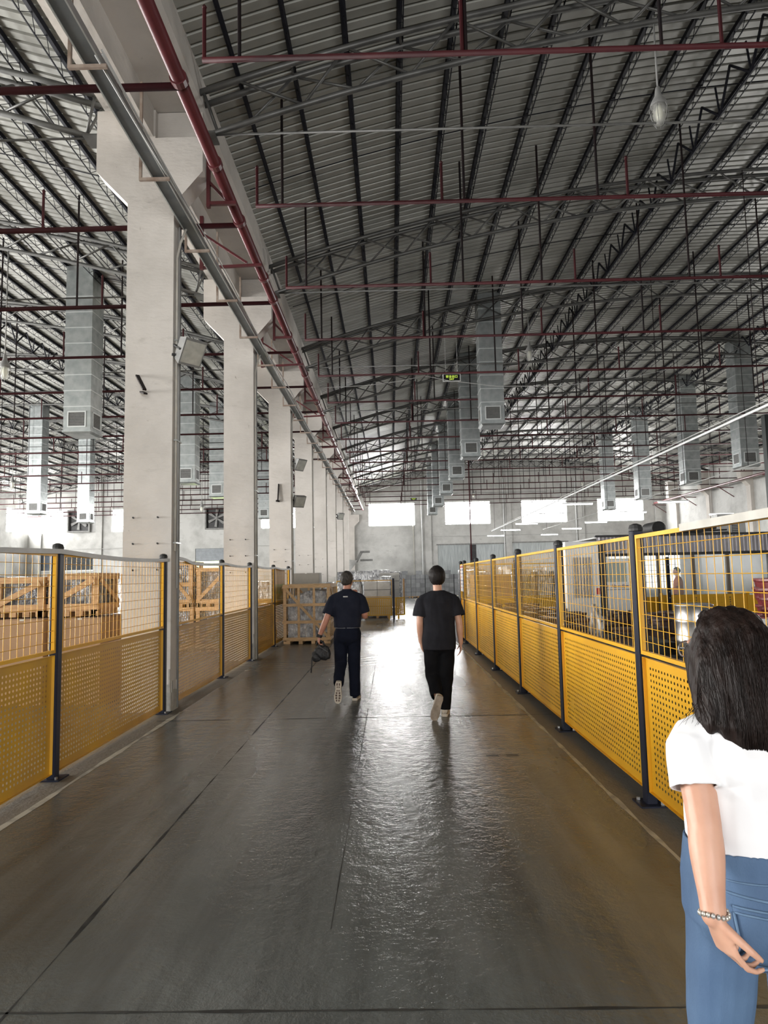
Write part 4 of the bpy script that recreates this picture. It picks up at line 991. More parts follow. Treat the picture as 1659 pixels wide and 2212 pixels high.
t = thing('steel_drum', 'bright stainless drum standing on the work bench', 'drum', (2.80, 6.45, .902)); MB().lathe([(.02,0),(.16,0),(.165,.01),(.165,.14),(.169,.15),(.165,.16),(.165,.32),(.169,.33),(.165,.34),(.165,.46),(.172,.47),(.172,.48),(.02,.48)], n=24).build('shell', MT['steel'], t, True); MB().lathe([(.02,.482),(.15,.482),(.15,.49),(.02,.49)], n=24).build('lid', MT['grey'], t)
t = thing('bubble_bag', 'crumpled clear bubble bag leaning on the inside of the right fence', 'bag', (2.25, 7.62, .965))
me = lump(.05, .34, .34, .03, 5, 7); me.materials.append(MT['film']); link('bag', me, t, mat=Matrix.Translation((0,.12,.0)) @ Matrix.Rotation(.5, 4, 'X')); MB().box(-.02, .02, -.05, .1, .0, .015).build('seal', MT['offwhite'], t)
t = thing('parts_bin', 'black parts bin under the bubble bag behind the right fence', 'bin', (2.38, 7.35, 0))
MB().rings([[(-.35,-.5,0),(.35,-.5,0),(.35,.5,0),(-.35,.5,0)],[(-.4,-.55,1.0),(.4,-.55,1.0),(.4,.55,1.0),(-.4,.55,1.0)],[(-.36,-.5,1.0),(.36,-.5,1.0),(.36,.5,1.0),(-.36,.5,1.0)],[(-.33,-.47,.7),(.33,-.47,.7),(.33,.47,.7),(-.33,.47,.7)]]).build('shell', MT['black'], t); MB().box(-.3, .3, -.45, .45, .7, .96).build('scrap', MT['brownpart'], t)

# white louvred cabinet
t = thing('white_cabinet', 'white sheet metal cabinet with a barred window behind the right fence', 'cabinet', (3.62, 13.0, 0))
bevel(MB().box(-.32, .30, .04, .75, .06, 2.28).build('body', MT['white'], t), .01)
MB().box(-.32, -.19, 0, .04, .06, 2.28).box(.17, .30, 0, .04, .06, 2.28).box(-.19, .17, 0, .04, 1.98, 2.28).box(-.19, .17, 0, .04, .06, 1.22).build('door', MT['white'], t)
for i in range(12): MB().box(-.184+.030*i, -.171+.030*i, .005, .03, 1.22, 1.98).build('bar', MT['white'], t)
for z in (1.4, 1.6, 1.8): MB().box(-.19, .17, .0, .03, z, z+.012).build('cross_bar', MT['offwhite'], t)
MB().box(-.19, .17, .034, .04, 1.22, 1.98).build('dark_inside', MT['rust'], t)
MB().box(.235, .298, -.006, 0, 1.28, 1.40).build('sticker', MT['redstk'], t)
MB().box(-.29, .27, .06, .7, 0, .06).build('plinth', MT['dark'], t)
t = thing('steel_upright', 'dark steel upright beside the white cabinet', 'post', (4.02, 13.1, 0)); MB().box(-.05, .05, -.05, .05, 0, 2.3).build('column', MT['dark'], t); MB().box(-.09, .1, -.1, .1, 0, .015).build('base_plate', MT['dark'], t)
# enclosed machine with lettering
t = thing('machining_center', 'pale green enclosed machine with maroon lettering behind the third right fence panel', 'machine', (5.22, 16.0, 0))
MB().box(-.55, .60, .05, 1.6, 0, 2.0).build('body', pm('pale_green_enamel', (.50,.54,.47), (.44,.48,.42), 3, .4), t)
dr = MB().box(-.50, .30, 0, .05, .25, 1.46).box(-.50, .30, 0, .05, 1.9, 1.98).box(-.50, -.46, 0, .05, 1.46, 1.9).box(.26, .30, 0, .05, 1.46, 1.9).build('door', MT['white'], t)
MB().box(-.46, .26, .02, .03, 1.46, 1.9).build('window', MT['glass'], dr); MB().box(.32, .36, -.03, 0, .9, 1.45).build('handle', MT['steel'], t)
MB().box(-.5, .3, -.004, 0, 1.28, 1.29).build('trim_line', MT['dark'], t)
text_on(t, 'lettering', 'HaweSyn', .105, MT['maroonink'], Matrix.Translation((.06, -.004, 1.365)) @ Matrix.Rotation(PI/2, 4, 'X'), .001, .25)
lo = MB()
for k in range(20):
    a0, a1 = 2*PI*k/20, 2*PI*(k+1)/20
    lo.bar((-.27+.048*math.cos(a0), -.004, 1.365+.048*math.sin(a0)), (-.27+.048*math.cos(a1), -.004, 1.365+.048*math.sin(a1)), .01, .004)
lo.build('emblem_ring', MT['maroonink'], t); text_on(t, 'emblem_letter', 'E', .07, MT['maroonink'], Matrix.Translation((-.27, -.004, 1.365)) @ Matrix.Rotation(PI/2, 4, 'X'))
MB().box(.42, .58, -.02, .05, .9, 1.7).build('control_panel', MT['grey'], t)

# glazed workshop office with corrugated fascia
S = thing('workshop_office', 'glazed workshop office with a grey corrugated fascia behind the right fence', 'office', (6.0, 20.0, 0))
fa = MB(); nW = 46; prof = []
for i in range(nW):
    x = i*.11; prof += [(x, 0), (x+.06, 0), (x+.075, .03), (x+.095, .03)]
for i in range(len(prof)-1):
    (xa, ya), (xb, yb) = prof[i], prof[i+1]; fa.add([(xa,-ya,2.22),(xb,-yb,2.22),(xb,-yb,2.70),(xa,-ya,2.70)], [(0,1,2,3)])
fa.build('fascia', pm('grey_fascia', (.46,.44,.46), (.38,.36,.38), 3, .4, .2), S)
MB().box(-.05, 5.1, -.06, .06, 2.70, 2.76).build('top_rail', MT['dark'], S); MB().box(-.05, 5.1, -.06, .06, 2.14, 2.22).build('bottom_rail', MT['dark'], S)
MB().box(0, 5.05, .03, 4.5, 2.68, 2.72).build('roof', MT['cable'], S)
for i, x in enumerate((0.0, 1.05, 1.75, 2.75, 3.75, 4.95)):
    MB().box(x-.045, x+.045, -.03, .06, 0, 2.16).build('mullion', MT['dark'] if i in (0, 5) else pm('bronze_mullion_%d' % i, (.16,.13,.10), None, rough=.5), S)
for a, b_ in ((0.05, 1.0), (1.1, 1.7), (1.8, 2.7), (2.8, 3.7), (3.8, 4.9)): MB().box(a, b_, .01, .02, .95, 2.14).build('pane', MT['glass'], S); MB().box(a, b_, -.005, .025, 0, .95).build('dado_panel', MT['yellow'] if a > 1.05 else MT['white'], S)
MB().box(0, 5.05, 4.4, 4.5, 0, 2.7).build('back_wall', MT['white'], S); MB().box(4.98, 5.05, .03, 4.4, 0, 2.7).build('side_wall', MT['white'], S)
t = thing('office_window_grid', 'bright barred window at the back of the workshop office', 'window', (8.9, 24.36, 1.1), kind='thing'); MB().box(-1.2, 1.3, 0, .03, 0, 1.2).build('pane', em('office_backlight', (1,.98,.93), 1.6), t)
for k in range(12): MB().box(-1.2+.21*k, -1.18+.21*k, -.03, 0, 0, 1.2).build('bar', MT['grey'], t)
for k in range(1, 6): MB().box(-1.2, 1.3, -.03, -.01, .2*k, .2*k+.015).build('cross_bar', MT['grey'], t)
t = thing('office_desk', 'pale desk inside the workshop office', 'desk', (9.0, 22.6, 0)); MB().box(-1.3, 1.3, -.35, .35, .72, .76).build('top', MT['white'], t)
for sx in (-1.25, 1.25): MB().box(sx-.03, sx+.03, -.3, .3, 0, .72).build('leg', MT['grey'], t)
t = thing('steel_stanchion', 'tall dark steel stanchion rising beside the workshop office', 'post', (10.95, 19.6, 0)); MB().box(-.10, .10, -.10, .10, 0, 6.1).build('column', pm('dark_green_steel', (.018,.022,.022), None, rough=.45), t); MB().box(-.2, .2, -.2, .2, 0, .02).build('base_plate', MT['dark'], t); MB().bar((0,0,5.3),(1.6,-.4,5.6),.12).build('arm', MT['rust'], t)
t = thing('air_conditioner', 'grey outdoor air conditioner standing on the workshop office roof', 'air conditioner', (10.15, 20.6, 2.722)); bevel(MB().box(-.42, .42, -.18, .2, 0, .62).build('case', MT['cable'], t), .015)
MB().box(.0, .18, -.19, -.18, .06, .56).build('grille', MT['grille'], t)
for k in range(9): MB().box(.01, .17, -.20, -.19, .08+.052*k, .10+.052*k).build('louvre', MT['cable'], t)
t = thing('duct_mouth', 'black round duct mouth on the workshop office roof', 'duct', (7.85, 20.3, 2.722)); MB().tube([(0,-.25,.22),(0,.6,.22)], .2, 18, False).build('hose', MT['black'], t, True); MB().tube([(0,-.2,.22),(0,-.18,.22)], .19, 18).build('dark_inside', MT['black'], t); MB().box(-.15, .15, -.1, .5, 0, .03).build('saddle', MT['dark'], t)
t = thing('pipe_bundle', 'bundle of dark pipes lying on the workshop office roof', 'pipes', (9.0, 20.4, 2.722))
for k in range(4): MB().tube([(-.9, -.1+.08*k, .05+.03*(k % 2)), (1.0, -.05+.09*k, .06+.09*(k % 3))], .03, 8).build('pipe', MT['dark'], t)
low = thing('safety_fence', 'low yellow perforated guard in front of the workshop office', 'fence', (7.2, 18.5, 0)); link('perforated_sheet', perf_sheet(2.3, .12, 1.05, .075, .062, .02, .05, MT['yellow']), low)
for x in (0, 2.3): MB().box(x-.03, x+.03, -.03, .03, 0, 1.1).build('upright', MT['yellow'], low)
post(7.35, 18.35, 'navy post of the low guard in front of the workshop office', None)
# ------------------------------------------------------------------ people
from mathutils.bvhtree import BVHTree
MT['skin'] = pm('skin', (.56,.32,.225), (.50,.27,.185), 14, .5, obj=True); MT['skin'].node_tree.nodes['Principled BSDF'].inputs['Subsurface Weight'].default_value = .08
MT['skinred'] = pm('ruddy_skin', (.52,.24,.165), (.45,.20,.13), 14, .5, obj=True)
MT['hairblack'] = pm('black_hair', (.010,.008,.008), (.018,.014,.012), 60, .55, stretch=(1,1,.06), obj=True, bump=.35, bscale=120)
MT['hairgrey'] = pm('greying_dark_hair', (.030,.026,.023), (.085,.075,.065), 70, .5, stretch=(1,1,.25), obj=True, bump=.5, bscale=120)
MT['hairbrown'] = pm('dark_brown_hair', (.010,.0065,.0055), (.019,.011,.009), 55, .42, stretch=(1,1,.05), obj=True, bump=.4, bscale=110)
MT['navytee'] = pm('navy_polo', (.012,.014,.024), (.017,.019,.031), 9, .85, obj=True, spec=.12)
MT['navypants'] = pm('navy_trousers', (.007,.009,.017), (.010,.012,.022), 9, .9, obj=True, spec=.10)
MT['blacktee'] = pm('black_tee', (.014,.014,.017), (.019,.019,.023), 9, .9, obj=True, spec=.12)
MT['blackpants'] = pm('black_trousers', (.005,.005,.006), (.008,.008,.009), 9, .9, obj=True, spec=.10)
MT['whitetee'] = pm('white_tee', (.80,.80,.81), (.76,.76,.78), 6, .8, obj=True)
MT['denim'] = pm('blue_denim', (.050,.095,.180), (.085,.150,.255), 6, .8, obj=True, bump=.12, bscale=320, stretch=(1,1,.5))
MT['denimseam'] = pm('pale_denim_seam', (.13,.21,.32), (.085,.15,.25), 30, .85, obj=True)
MT['beige'] = pm('beige_canvas', (.62,.55,.45), (.52,.46,.38), 8, .7, obj=True)
MT['sole'] = pm('worn_sole', (.42,.35,.28), (.27,.22,.17), 16, .7, obj=True)
MT['soledark'] = pm('brown_tread', (.16,.11,.085), (.10,.07,.055), 16, .7, obj=True)
MT['leather'] = pm('black_leather', (.012,.012,.013), (.018,.018,.019), 20, .6, obj=True, bump=.2, bscale=60)
for k_ in ('hairblack','hairbrown','hairgrey'): MT[k_].node_tree.nodes['Principled BSDF'].inputs['Specular IOR Level'].default_value = .16
MT['eye'] = pm('eye_white', (.75,.73,.70), None, rough=.2)

def solid(mb, name, mat, parent, voxel, smooth=3, factor=.5, fold=0.0, fscale=(9,9,5), cut=None, thick=0.0, seed=0):
    me = mb.mesh(name); o = link(name, me); r = o.modifiers.new('r', 'REMESH'); r.mode = 'VOXEL'; r.voxel_size = voxel
    s = o.modifiers.new('s', 'SMOOTH'); s.iterations = smooth; s.factor = factor
    bpy.context.view_layer.update(); ev = o.evaluated_get(bpy.context.evaluated_depsgraph_get())
    m2 = bpy.data.meshes.new_from_object(ev); bpy.data.objects.remove(o); m2.name = name
    bm = bmesh.new(); bm.from_mesh(m2)
    if fold:
        bm.normal_update()
        dd = []
        for v in bm.verts:
            q = Vector((v.co.x*fscale[0]+seed, v.co.y*fscale[1], v.co.z*fscale[2]))
            w = noise.noise(q)*.7 + .5*noise.noise(q*2.1)
            dd.append((v, v.normal * (w*fold)))
        for v, d in dd: v.co += d
    for (p, n, tol, rad, *inw) in (cut or []):
        p, n = Vector(p), Vector(n).normalized(); sel = set(); bm.normal_update(); bm.faces.ensure_lookup_table()
        st_ = min((f for f in bm.faces if f.normal.dot(n) > .6), key=lambda f: (f.calc_center_median()-p).length, default=None); todo = [st_] if st_ else []
        while todo:                                    # only the end cap of the sleeve, leg or hem
            f = todo.pop()
            if f in sel or f.normal.dot(n) < .55: continue
            q = f.calc_center_median()-p; h = q.dot(n)
            if abs(h) > .03 or (q - n*h).length > rad or (inw and q.x*inw[0] > inw[1]): continue
            sel.add(f); todo += [g_ for e_ in f.edges for g_ in e_.link_faces if g_ not in sel]
        bmesh.ops.delete(bm, geom=list(sel), context='FACES')
    if cut:
        for _ in range(6):
            mv = []
            for v in bm.verts:
                if v.is_boundary:
                    nb = [e.other_vert(v) for e in v.link_edges if e.is_boundary]
                    if len(nb) == 2: mv.append((v, (v.co*2 + nb[0].co + nb[1].co)/4))
            for v, c_ in mv: v.co = c_
    for f in bm.faces: f.smooth = True
    bm.to_mesh(m2); bm.free(); m2.materials.clear(); m2.materials.append(mat)
    ob = link(name, m2, parent)
    if thick: sm = ob.modifiers.new('t', 'SOLIDIFY'); sm.thickness = thick; sm.offset = 0
    return ob
def eloft(mb, rg, n=28, e=2.4):
    out = []
    for (cx, cy, z, rx, ry) in rg:
        ring = []
        for j in range(n):
            th = 2*PI*j/n; c, s = math.cos(th), math.sin(th)
            ring.append((cx + rx*math.copysign(abs(c)**(2/e), c), cy + ry*math.copysign(abs(s)**(2/e), s), z))
        out.append(ring)
    mb.rings(out)
def limb(mb, pts, rs, n=14, ends=True, flat=1.0):
    P = [Vector(p) for p in pts]; fine = []; fr = []
    for i in range(len(P)-1):                                     # Catmull-Rom through the joints
        p0, p1, p2, p3 = P[max(i-1,0)], P[i], P[i+1], P[min(i+2,len(P)-1)]
        for k in range(5):
            t = k/5
            fine.append(.5*((2*p1)+(-p0+p2)*t+(2*p0-5*p1+4*p2-p3)*t*t+(-p0+3*p1-3*p2+p3)*t**3)); fr.append(rs[i]+(rs[i+1]-rs[i])*(3*t*t-2*t**3))
    fine.append(P[-1]); fr.append(rs[-1]); mb.tube(fine, fr, n, True, flat)
    if ends:
        for p, r in ((P[0], rs[0]), (P[-1], rs[-1])): mb.ell(p, r*.98, r*.98, r*.98, 12, 8)
def head(mb, c, yaw, s=1.0):
    R = Matrix.Rotation(yaw, 3, 'Z'); c = Vector(c)
    def E(p, rx, ry, rz): mb.ell(c + R @ (Vector(p)*s), rx*s, ry*s, rz*s, 16, 12, R)
    E((0,-.012,.025), .074, .092, .095); E((0,.022,-.03), .062, .072, .080); E((0,.045,-.078), .040, .042, .036)
    E((0,.092,-.012), .012, .016, .030); E((0,.104,-.030), .016, .014, .012); E((0,.080,.030), .055, .016, .012)
    E((0,.086,-.062), .024, .010, .008); E((0,.084,-.074), .021, .010, .008); E((0,.072,-.098), .020, .018, .016)
    for sx in (-1, 1): E((sx*.076,-.008,-.012), .010, .020, .032); E((sx*.036,.070,-.03), .022, .018, .020)
def eyes(t, c, yaw, s=1.0):
    R = Matrix.Rotation(yaw, 3, 'Z')
    for sx in (-1, 1): MB().ell(Vector(c) + R @ (Vector((sx*.031,.083,.008))*s), .012*s, .010*s, .009*s, 10, 8).build('eye', MT['eye'], t, True)
def hand(mb, wrist, d, pn, thumb, curl=.35, s=1.0, spread=.06, tc=.5):
    wr, d, pn = Vector(wrist), Vector(d).normalized(), Vector(pn).normalized(); pn = (pn - d*pn.dot(d)).normalized(); w = d.cross(pn).normalized()
    if w.dot(Vector(thumb)) < 0: w = -w
    # w points to the thumb side
    rg = []
    for t_, hw, ht in ((-.01,.026,.021),(.02,.032,.019),(.055,.041,.016),(.086,.043,.013),(.092,.040,.010)):
        c = wr + d*t_*s; rg.append([c + w*(hw*s*math.cos(2*PI*j/14)) + pn*(ht*s*math.sin(2*PI*j/14)) for j in range(14)])
    mb.rings(rg)
    for i, (off, ln) in enumerate(((.033,.92),(.011,1.0),(-.011,.95),(-.032,.76))):
        p = wr + (d*.088 + w*off)*s; a = -.05 + .04*i; dd = (d + w*(spread*(1.5-i)/1.5)).normalized(); pts = [p - dd*.02*s, p]; rs = [.0082*s, .0084*s]
        for j, sl in enumerate((.043, .027, .021)):
            a += curl*(1.0 + .12*i)*(.75 if j == 0 else 1.1); dj = (dd*math.cos(a) + pn*math.sin(a)).normalized(); p = p + dj*sl*ln*s; pts.append(p); rs.append((.0080,.0074,.0062)[j]*s)
        mb.tube(pts, rs, 8)
        for q, r in zip(pts[1:], rs[1:]): mb.ell(q, r, r, r, 8, 6)
    p = wr + (d*.018 + w*.026)*s; dj = (d*.75 + w*.62 + pn*.25).normalized(); pts = [p]; rs = [.013*s]
    for j, sl in enumerate((.042, .034, .027)):
        p = p + dj*sl*s; pts.append(p); rs.append((.0115,.0098,.0075)[j]*s); dj = (dj + d*.35*tc - w*.45*tc + pn*.35*tc).normalized()
    mb.tube(pts, rs, 8)
    for q, r in zip(pts, rs): mb.ell(q, r, r, r, 8, 6)
def shoe(t, M_, upper, sole, tread=None, L_=.285):
    u = MB(); rg = []
    for (y, w, h) in ((-.075,.028,.055),(-.065,.038,.088),(-.03,.041,.100),(.03,.041,.092),(.08,.045,.072),(.13,.049,.055),(.17,.046,.042),(.20,.034,.030),(.212,.016,.016)):
        rg.append([M_ @ Vector((w*math.cos(2*PI*j/14)*(1.0), y*L_/.285, .028 + h*max(0, .5+.5*math.sin(2*PI*j/14)))) for j in range(14)])
    u.rings(rg); up = u.build('shoe', upper, t, True)
    sl = MB(); prof = [(-.082,.020),(-.075,.034),(-.04,.042),(.02,.038),(.07,.043),(.12,.052),(.17,.049),(.205,.036),(.222,.014)]
    low, hi = [], []
    pts = [(w, y) for y, w in prof] + [(-w, y) for y, w in reversed(prof)]
    sl.rings([[M_ @ Vector((x*.97, y*L_/.285, 0)) for x, y in pts], [M_ @ Vector((x*1.03, y*L_/.285, .012)) for x, y in pts], [M_ @ Vector((x*1.02, y*L_/.285, .032)) for x, y in pts]])
    sl.build('sole', sole, up)
    if tread:
        tr = MB()
        for (y0, y1, w) in ((-.065,-.03,.026),(-.02,.0,.02),(.03,.05,.02),(.06,.085,.03),(.095,.12,.036),(.13,.155,.034),(.165,.19,.026)):
            for sx in (-1, 1):
                tr.rings([[M_ @ Vector((sx*w*.25, y0, z)), M_ @ Vector((sx*w, y0, z)), M_ @ Vector((sx*w, y1, z)), M_ @ Vector((sx*w*.25, y1, z))] for z in (-.004, .001)])
        tr.build('tread', tread, up)
def man_hair(t, c, yaw, mat, s=1.0, full=1.0, seed=0):
    R = Matrix.Rotation(yaw, 3, 'Z'); c = Vector(c); mb = MB(); rg = []
    nu, nv = 40, 26
    for i in range(nv+1):
        ph = -PI/2*.70 + (PI/2*1.70)*i/nv; cr = max(math.cos(ph), .01); row = []
        for j in range(nu):
            th = 2*PI*j/nu; x, y = cr*math.cos(th), cr*math.sin(th)
            front = max(0, y)                                 # hairline: thin shell over the face side
            k = 1.0
            if ph < .50 and y > .30: k = .80
            elif ph < -.10 and y > .0: k = .86
            nn = noise.noise(Vector((x*4+seed, y*4, ph*4)))*.045 + noise.noise(Vector((x*10, y*10, ph*8+seed)))*.040
            k *= 1 + nn
            row.append(c + R @ (Vector((.089*full*x*k, -.014+.107*full*y*k, .026+.109*full*math.sin(ph)*k))*s))
        rg.append(row)
    mb.rings(rg); return mb.build('hair', mat, t, True)

def figure(name, lab, loc, rz, P, vox=.008):
    """P: joint dictionary in metres; the person faces +Y."""
    t = thing(name, lab, 'person', loc, rz); s = P.get('s', 1.0)
    b = MB(); hc = Vector(P['head'])
    head(b, hc, P.get('yaw', 0), P.get('hs', 1.0))
    limb(b, [P['neck'], hc + Vector((0,-.012,-.045))], [.056*P.get('nk',1), .054*P.get('nk',1)])
    sh, hp = P['shoulder'], P['hip']
    w_, d_ = P['torso']
    eloft(b, [(0,0,hp-.10,.13*w_,.10*d_),(0,0,hp,.155*w_,.105*d_),(0,.005,hp+.15,.135*w_,.092*d_),(0,.0,hp+.32,.155*w_,.105*d_),(0,-.005,sh-.08,.165*w_,.105*d_),(0,-.005,sh,.13*w_,.075*d_),(P['neck'][0],P['neck'][1],sh+.05,.06,.055)])
    for sd in ('L', 'R'):
        A = P['arm'+sd]; ar = P.get('armr', 1.0)
        limb(b, A[:3], [.050*ar, .042*ar, .030*ar]); limb(b, [A[1], Vector(A[1]).lerp(Vector(A[2]), .3), A[2]], [.040*ar, .043*ar, .028*ar])
        hd = P['hand'+sd]; hand(b, A[2], hd[0], hd[1], hd[2], hd[3], P.get('hands', 1.0))
        G = P['leg'+sd]; limb(b, G[:3], [.075, .052, .036])
    body = solid(b, 'body', MT[P['skin']], t, vox, 2)
    eyes(t, hc, P.get('yaw', 0), P.get('hs', 1.0))
    # shirt
    c = MB(); z0, sw, sd_ = P['hem'], P['shirt'][0], P['shirt'][1]
    eloft(c, [(P.get('hemx',0),0,z0,P['hemw'],P['hemd']),(0,0,z0+.18*(sh-z0),P['hemw']*1.02,P['hemd']*1.03),(0,0,z0+.48*(sh-z0),sw*.93,sd_),(0,-.005,z0+.66*(sh-z0),sw,sd_*1.03),(0,-.008,sh-min(.08,.2*(sh-z0)),sw*1.0,sd_*.96),(0,-.008,sh-.03,sw*.95,sd_*.80),(0,-.01,sh+.012,sw*.72,sd_*.66),(0,-.01,sh+.04,sw*.50,sd_*.56),(P['neck'][0],P['neck'][1],sh+.062,.068,.066)])
    cuts = [((0,0,z0), (0,0,-1), .012, .6)]
    for sd in ('L', 'R'):
        A = [Vector(q) for q in P['arm'+sd]]; f = P.get('sleeve', .75); e = A[0].lerp(A[1], f); ax = (A[1]-A[0]).normalized()
        r0 = P.get('sler', (.078,.082)); c.tube([A[0]-ax*.05+Vector((-.02 if sd == 'R' else .02,0,-.01)), A[0], A[0].lerp(A[1], f*.5), e], [r0[0]*.6, r0[0]*.86, r0[1]*.94, r0[1]], 20)
        c.ell(A[0]+Vector((0,0,-.012)), r0[0]*.84, r0[0]*.86, r0[0]*.78, 16, 12)
        c.tube([Vector((.045 if sd == 'R' else -.045, -.012, sh+.022)), A[0]+Vector((0,0,.004))], [.05, r0[0]*.78], 14)
        cuts.append((e, ax, .010, r0[1]*1.2, -1 if sd == 'R' else 1, P.get('inlim', .046)))
    shirt = solid(c, P['shirtname'], MT[P['shirtm']], t, vox, P.get('ssm', 9), .5, P.get('fold', .006), (11,11,4.5), cuts, .004, seed=loc[0]*7)
    # trousers
    q = MB(); pw, pd = P['pants']
    top = P['waist']
    eloft(q, [(0,.005,hp-.18,pw*.45,pd*.45),(0,0,hp-.13,pw*.80,pd*.86),(0,-.008,hp-.09,pw*.94,pd*1.0),(0,-.01,hp-.06,pw,pd*1.05),(0,-.005,hp+.02,pw*.99,pd*1.0),(0,0,top-.05,pw*.94,pd*.94),(0,0,top,pw*.92,pd*.92)])
    cuts = [((0,0,top), (0,0,1), .010, .5)]
    for sd in ('L', 'R'):
        G = [Vector(v) for v in P['leg'+sd]]; lr = P['legr']; e = G[2] + (G[2]-G[1]).normalized()*P.get('drop', .03)
        q.tube([G[0]+Vector((0,0,.05)), G[0], G[0].lerp(G[1], .5), G[1], G[1].lerp(G[2], .5), e], [lr[0]*.9, lr[0], (lr[0]+lr[1])/2*1.02, lr[1], (lr[1]+lr[2])/2, lr[2]], 18); q.ell(G[1], lr[1], lr[1], lr[1], 14, 10)
        cuts.append((e, (G[2]-G[1]), .012, lr[2]*1.25))
    pants = solid(q, P['pantsname'], MT[P['pantsm']], t, vox, 5, .5, P.get('pfold', .007), (10,10,7), cuts, .004, seed=loc[1]*3)
    return t, body, shirt, pants

def decal(ob, parent, name, mat, poly, off=.003, nu=7, nv=7, d=(0,1,0)):
    """cloth patch: quad of corner points draped onto ob along d"""
    me = ob.data; bvh = BVHTree.FromPolygons([v.co for v in me.vertices], [p.vertices for p in me.polygons]); d = Vector(d).normalized(); vs = []; fs = []
    a, b_, c, e = [Vector(p) for p in poly]
    for j in range(nv+1):
        for i in range(nu+1):
            u, v = i/nu, j/nv; p = (a.lerp(b_, u)).lerp(e.lerp(c, u), v); hit = bvh.ray_cast(p - d*.5, d)
            q = hit[0] if hit[0] is not None else p; vs.append(q - d*off)
    for j in range(nv):
        for i in range(nu): fs.append((j*(nu+1)+i, j*(nu+1)+i+1, (j+1)*(nu+1)+i+1, (j+1)*(nu+1)+i))
    mb = MB(); mb.add(vs, fs); o = mb.build(name, mat, parent, True); sm = o.modifiers.new('t', 'SOLIDIFY'); sm.thickness = .003; return o

def foot_matrix(ankle, fwd, up):
    f, u = Vector(fwd).normalized(), Vector(up).normalized(); x = f.cross(u).normalized(); u = x.cross(f)
    m_ = Matrix.Identity(4)
    for i, a in enumerate((x, f, u)):
        for j in range(3): m_[j][i] = a[j]
    o = Vector(ankle) - u*.085 + f*.012
    m_[0][3], m_[1][3], m_[2][3] = o
    return m_

# ---- man in navy polo, left foot trailing, bag in his left hand, right hand at his chin
P1 = dict(head=(.005,.03,1.655), yaw=-.30, neck=(0,-.005,1.50), shoulder=1.455, hip=.93, torso=(1.0,1.05), hs=1.0,
  armL=[(-.192,-.01,1.395),(-.285,-.06,1.13),(-.395,.0,.885)], armR=[(.192,0,1.395),(.245,.03,1.15),(.115,.20,1.40)],
  handL=((-.15,.10,-1),(.85,.30,.05),(-.2,1,-.1),.75), handR=((-.15,-.1,.9),(0,-.6,.2),(-1,0,.2),.6),
  legL=[(-.095,0,.90),(-.105,.07,.50),(-.115,-.22,.28)], legR=[(.09,.0,.90),(.085,.03,.48),(.095,.0,.09)],
  skin='skinred', hem=1.0, hemw=.185, hemd=.135, shirt=(.212,.142), shirtname='polo_shirt', shirtm='navytee', sleeve=.80, sler=(.083,.088), armr=1.05,
  pants=(.178,.132), waist=1.03, legr=(.098,.082,.070), pantsname='trousers', pantsm='navypants', pfold=.010)
t, body, shirt, pants = figure('person', 'man in navy polo and trousers walking away with a black bag', (-.63, 9.72, 0), .0, P1)
man_hair(t, P1['head'], P1['yaw'], MT['hairgrey'], 1.0, 1.02, 3)
shoe(t, foot_matrix((.095,.0,.088), (.12,1,0), (0,0,1)), MT['navypants'], MT['beige'], None)
shoe(t, foot_matrix((-.115,-.245,.25), (-.06,.20,-1), (0,1,.15)), MT['beige'], MT['beige'], MT['soledark'])
be = MB(); 
for k in range(2): pass
ringp = []
for j in range(40):
    th = 2*PI*j/40; c_, s_ = math.cos(th), math.sin(th); ringp.append((.170*math.copysign(abs(c_)**(2/2.4), c_), .127*math.copysign(abs(s_)**(2/2.4), s_)))
be.rings([[(x*k, y*k, z) for x, y in ringp] for k, z in ((1.0,.995),(1.012,.995),(1.012,1.03),(1.0,1.03))]); be.build('belt', pm('grey_belt', (.11,.115,.13), (.08,.085,.10), 12, .5), t)
MB().box(-.02, .0, -.134, -.126, .988, 1.035).build('belt_loop', MT['navypants'], t)
eloft_c = MB(); eloft(eloft_c, [(0,-.012,1.49,.078,.078),(0,-.006,1.535,.066,.068),(0,-.006,1.537,.058,.060),(0,-.012,1.49,.06,.06)], 24, 2.0); eloft_c.build('collar', MT['navytee'], t, True)
decal(shirt, t, 'back_logo', MT['cable'], [(-.045,0,1.425),(.02,0,1.425),(.02,0,1.440),(-.045,0,1.440)], .004, 6, 2)
w_ = MB().tube([(-.385,-.005,.915),(-.390,-.003,.895),(-.397,0,.875)], .037, 14); w_.build('wrist_watch', MT['black'], t)
MB().mbox(Matrix.Translation((-.425,-.012,.90)) @ Matrix.Rotation(.35, 4, 'Y'), .012, .04, .042).build('watch_face', MT['leather'], t)
# the bag
bag = thing('hand_bag', 'small black leather pouch bag with dangling strap in the man\'s left hand', 'bag', (-.63-.38, 9.72+.02, .62))
bgm = MB(); bgm.ell((.02,0,.02), .125, .065, .075, 18, 12, Matrix.Rotation(.55, 3, 'Y')); bgm.ell((-.06,0,-.01), .07, .05, .085, 16, 10); bgm.ell((.07,0,.075), .06, .045, .06, 16, 10); bgm.ell((-.01,0,.10), .05, .035, .05, 14, 10); bgm.ell((.09,0,.01), .05, .05, .06, 14, 10)
solid(bgm, 'pouch', MT['leather'], bag, .008, 2, .5, .016, (16, 16, 13))
MB().tube([(-.06,0,.14),(-.045,.01,.19),(.0,.012,.20),(.04,.01,.17),(.06,0,.13)], .012, 8).build('handle', MT['leather'], bag, True)
MB().tube([(-.10,0,.02),(-.125,-.005,-.04),(-.13,0,-.14),(-.14,.0,-.24)], .009, 6, True, .4).build('strap', MT['leather'], bag, True)
MB().tube([(-.02,-.055,.13),(.10,-.05,.05)], .004, 6).build('zip', MT['steel'], bag)

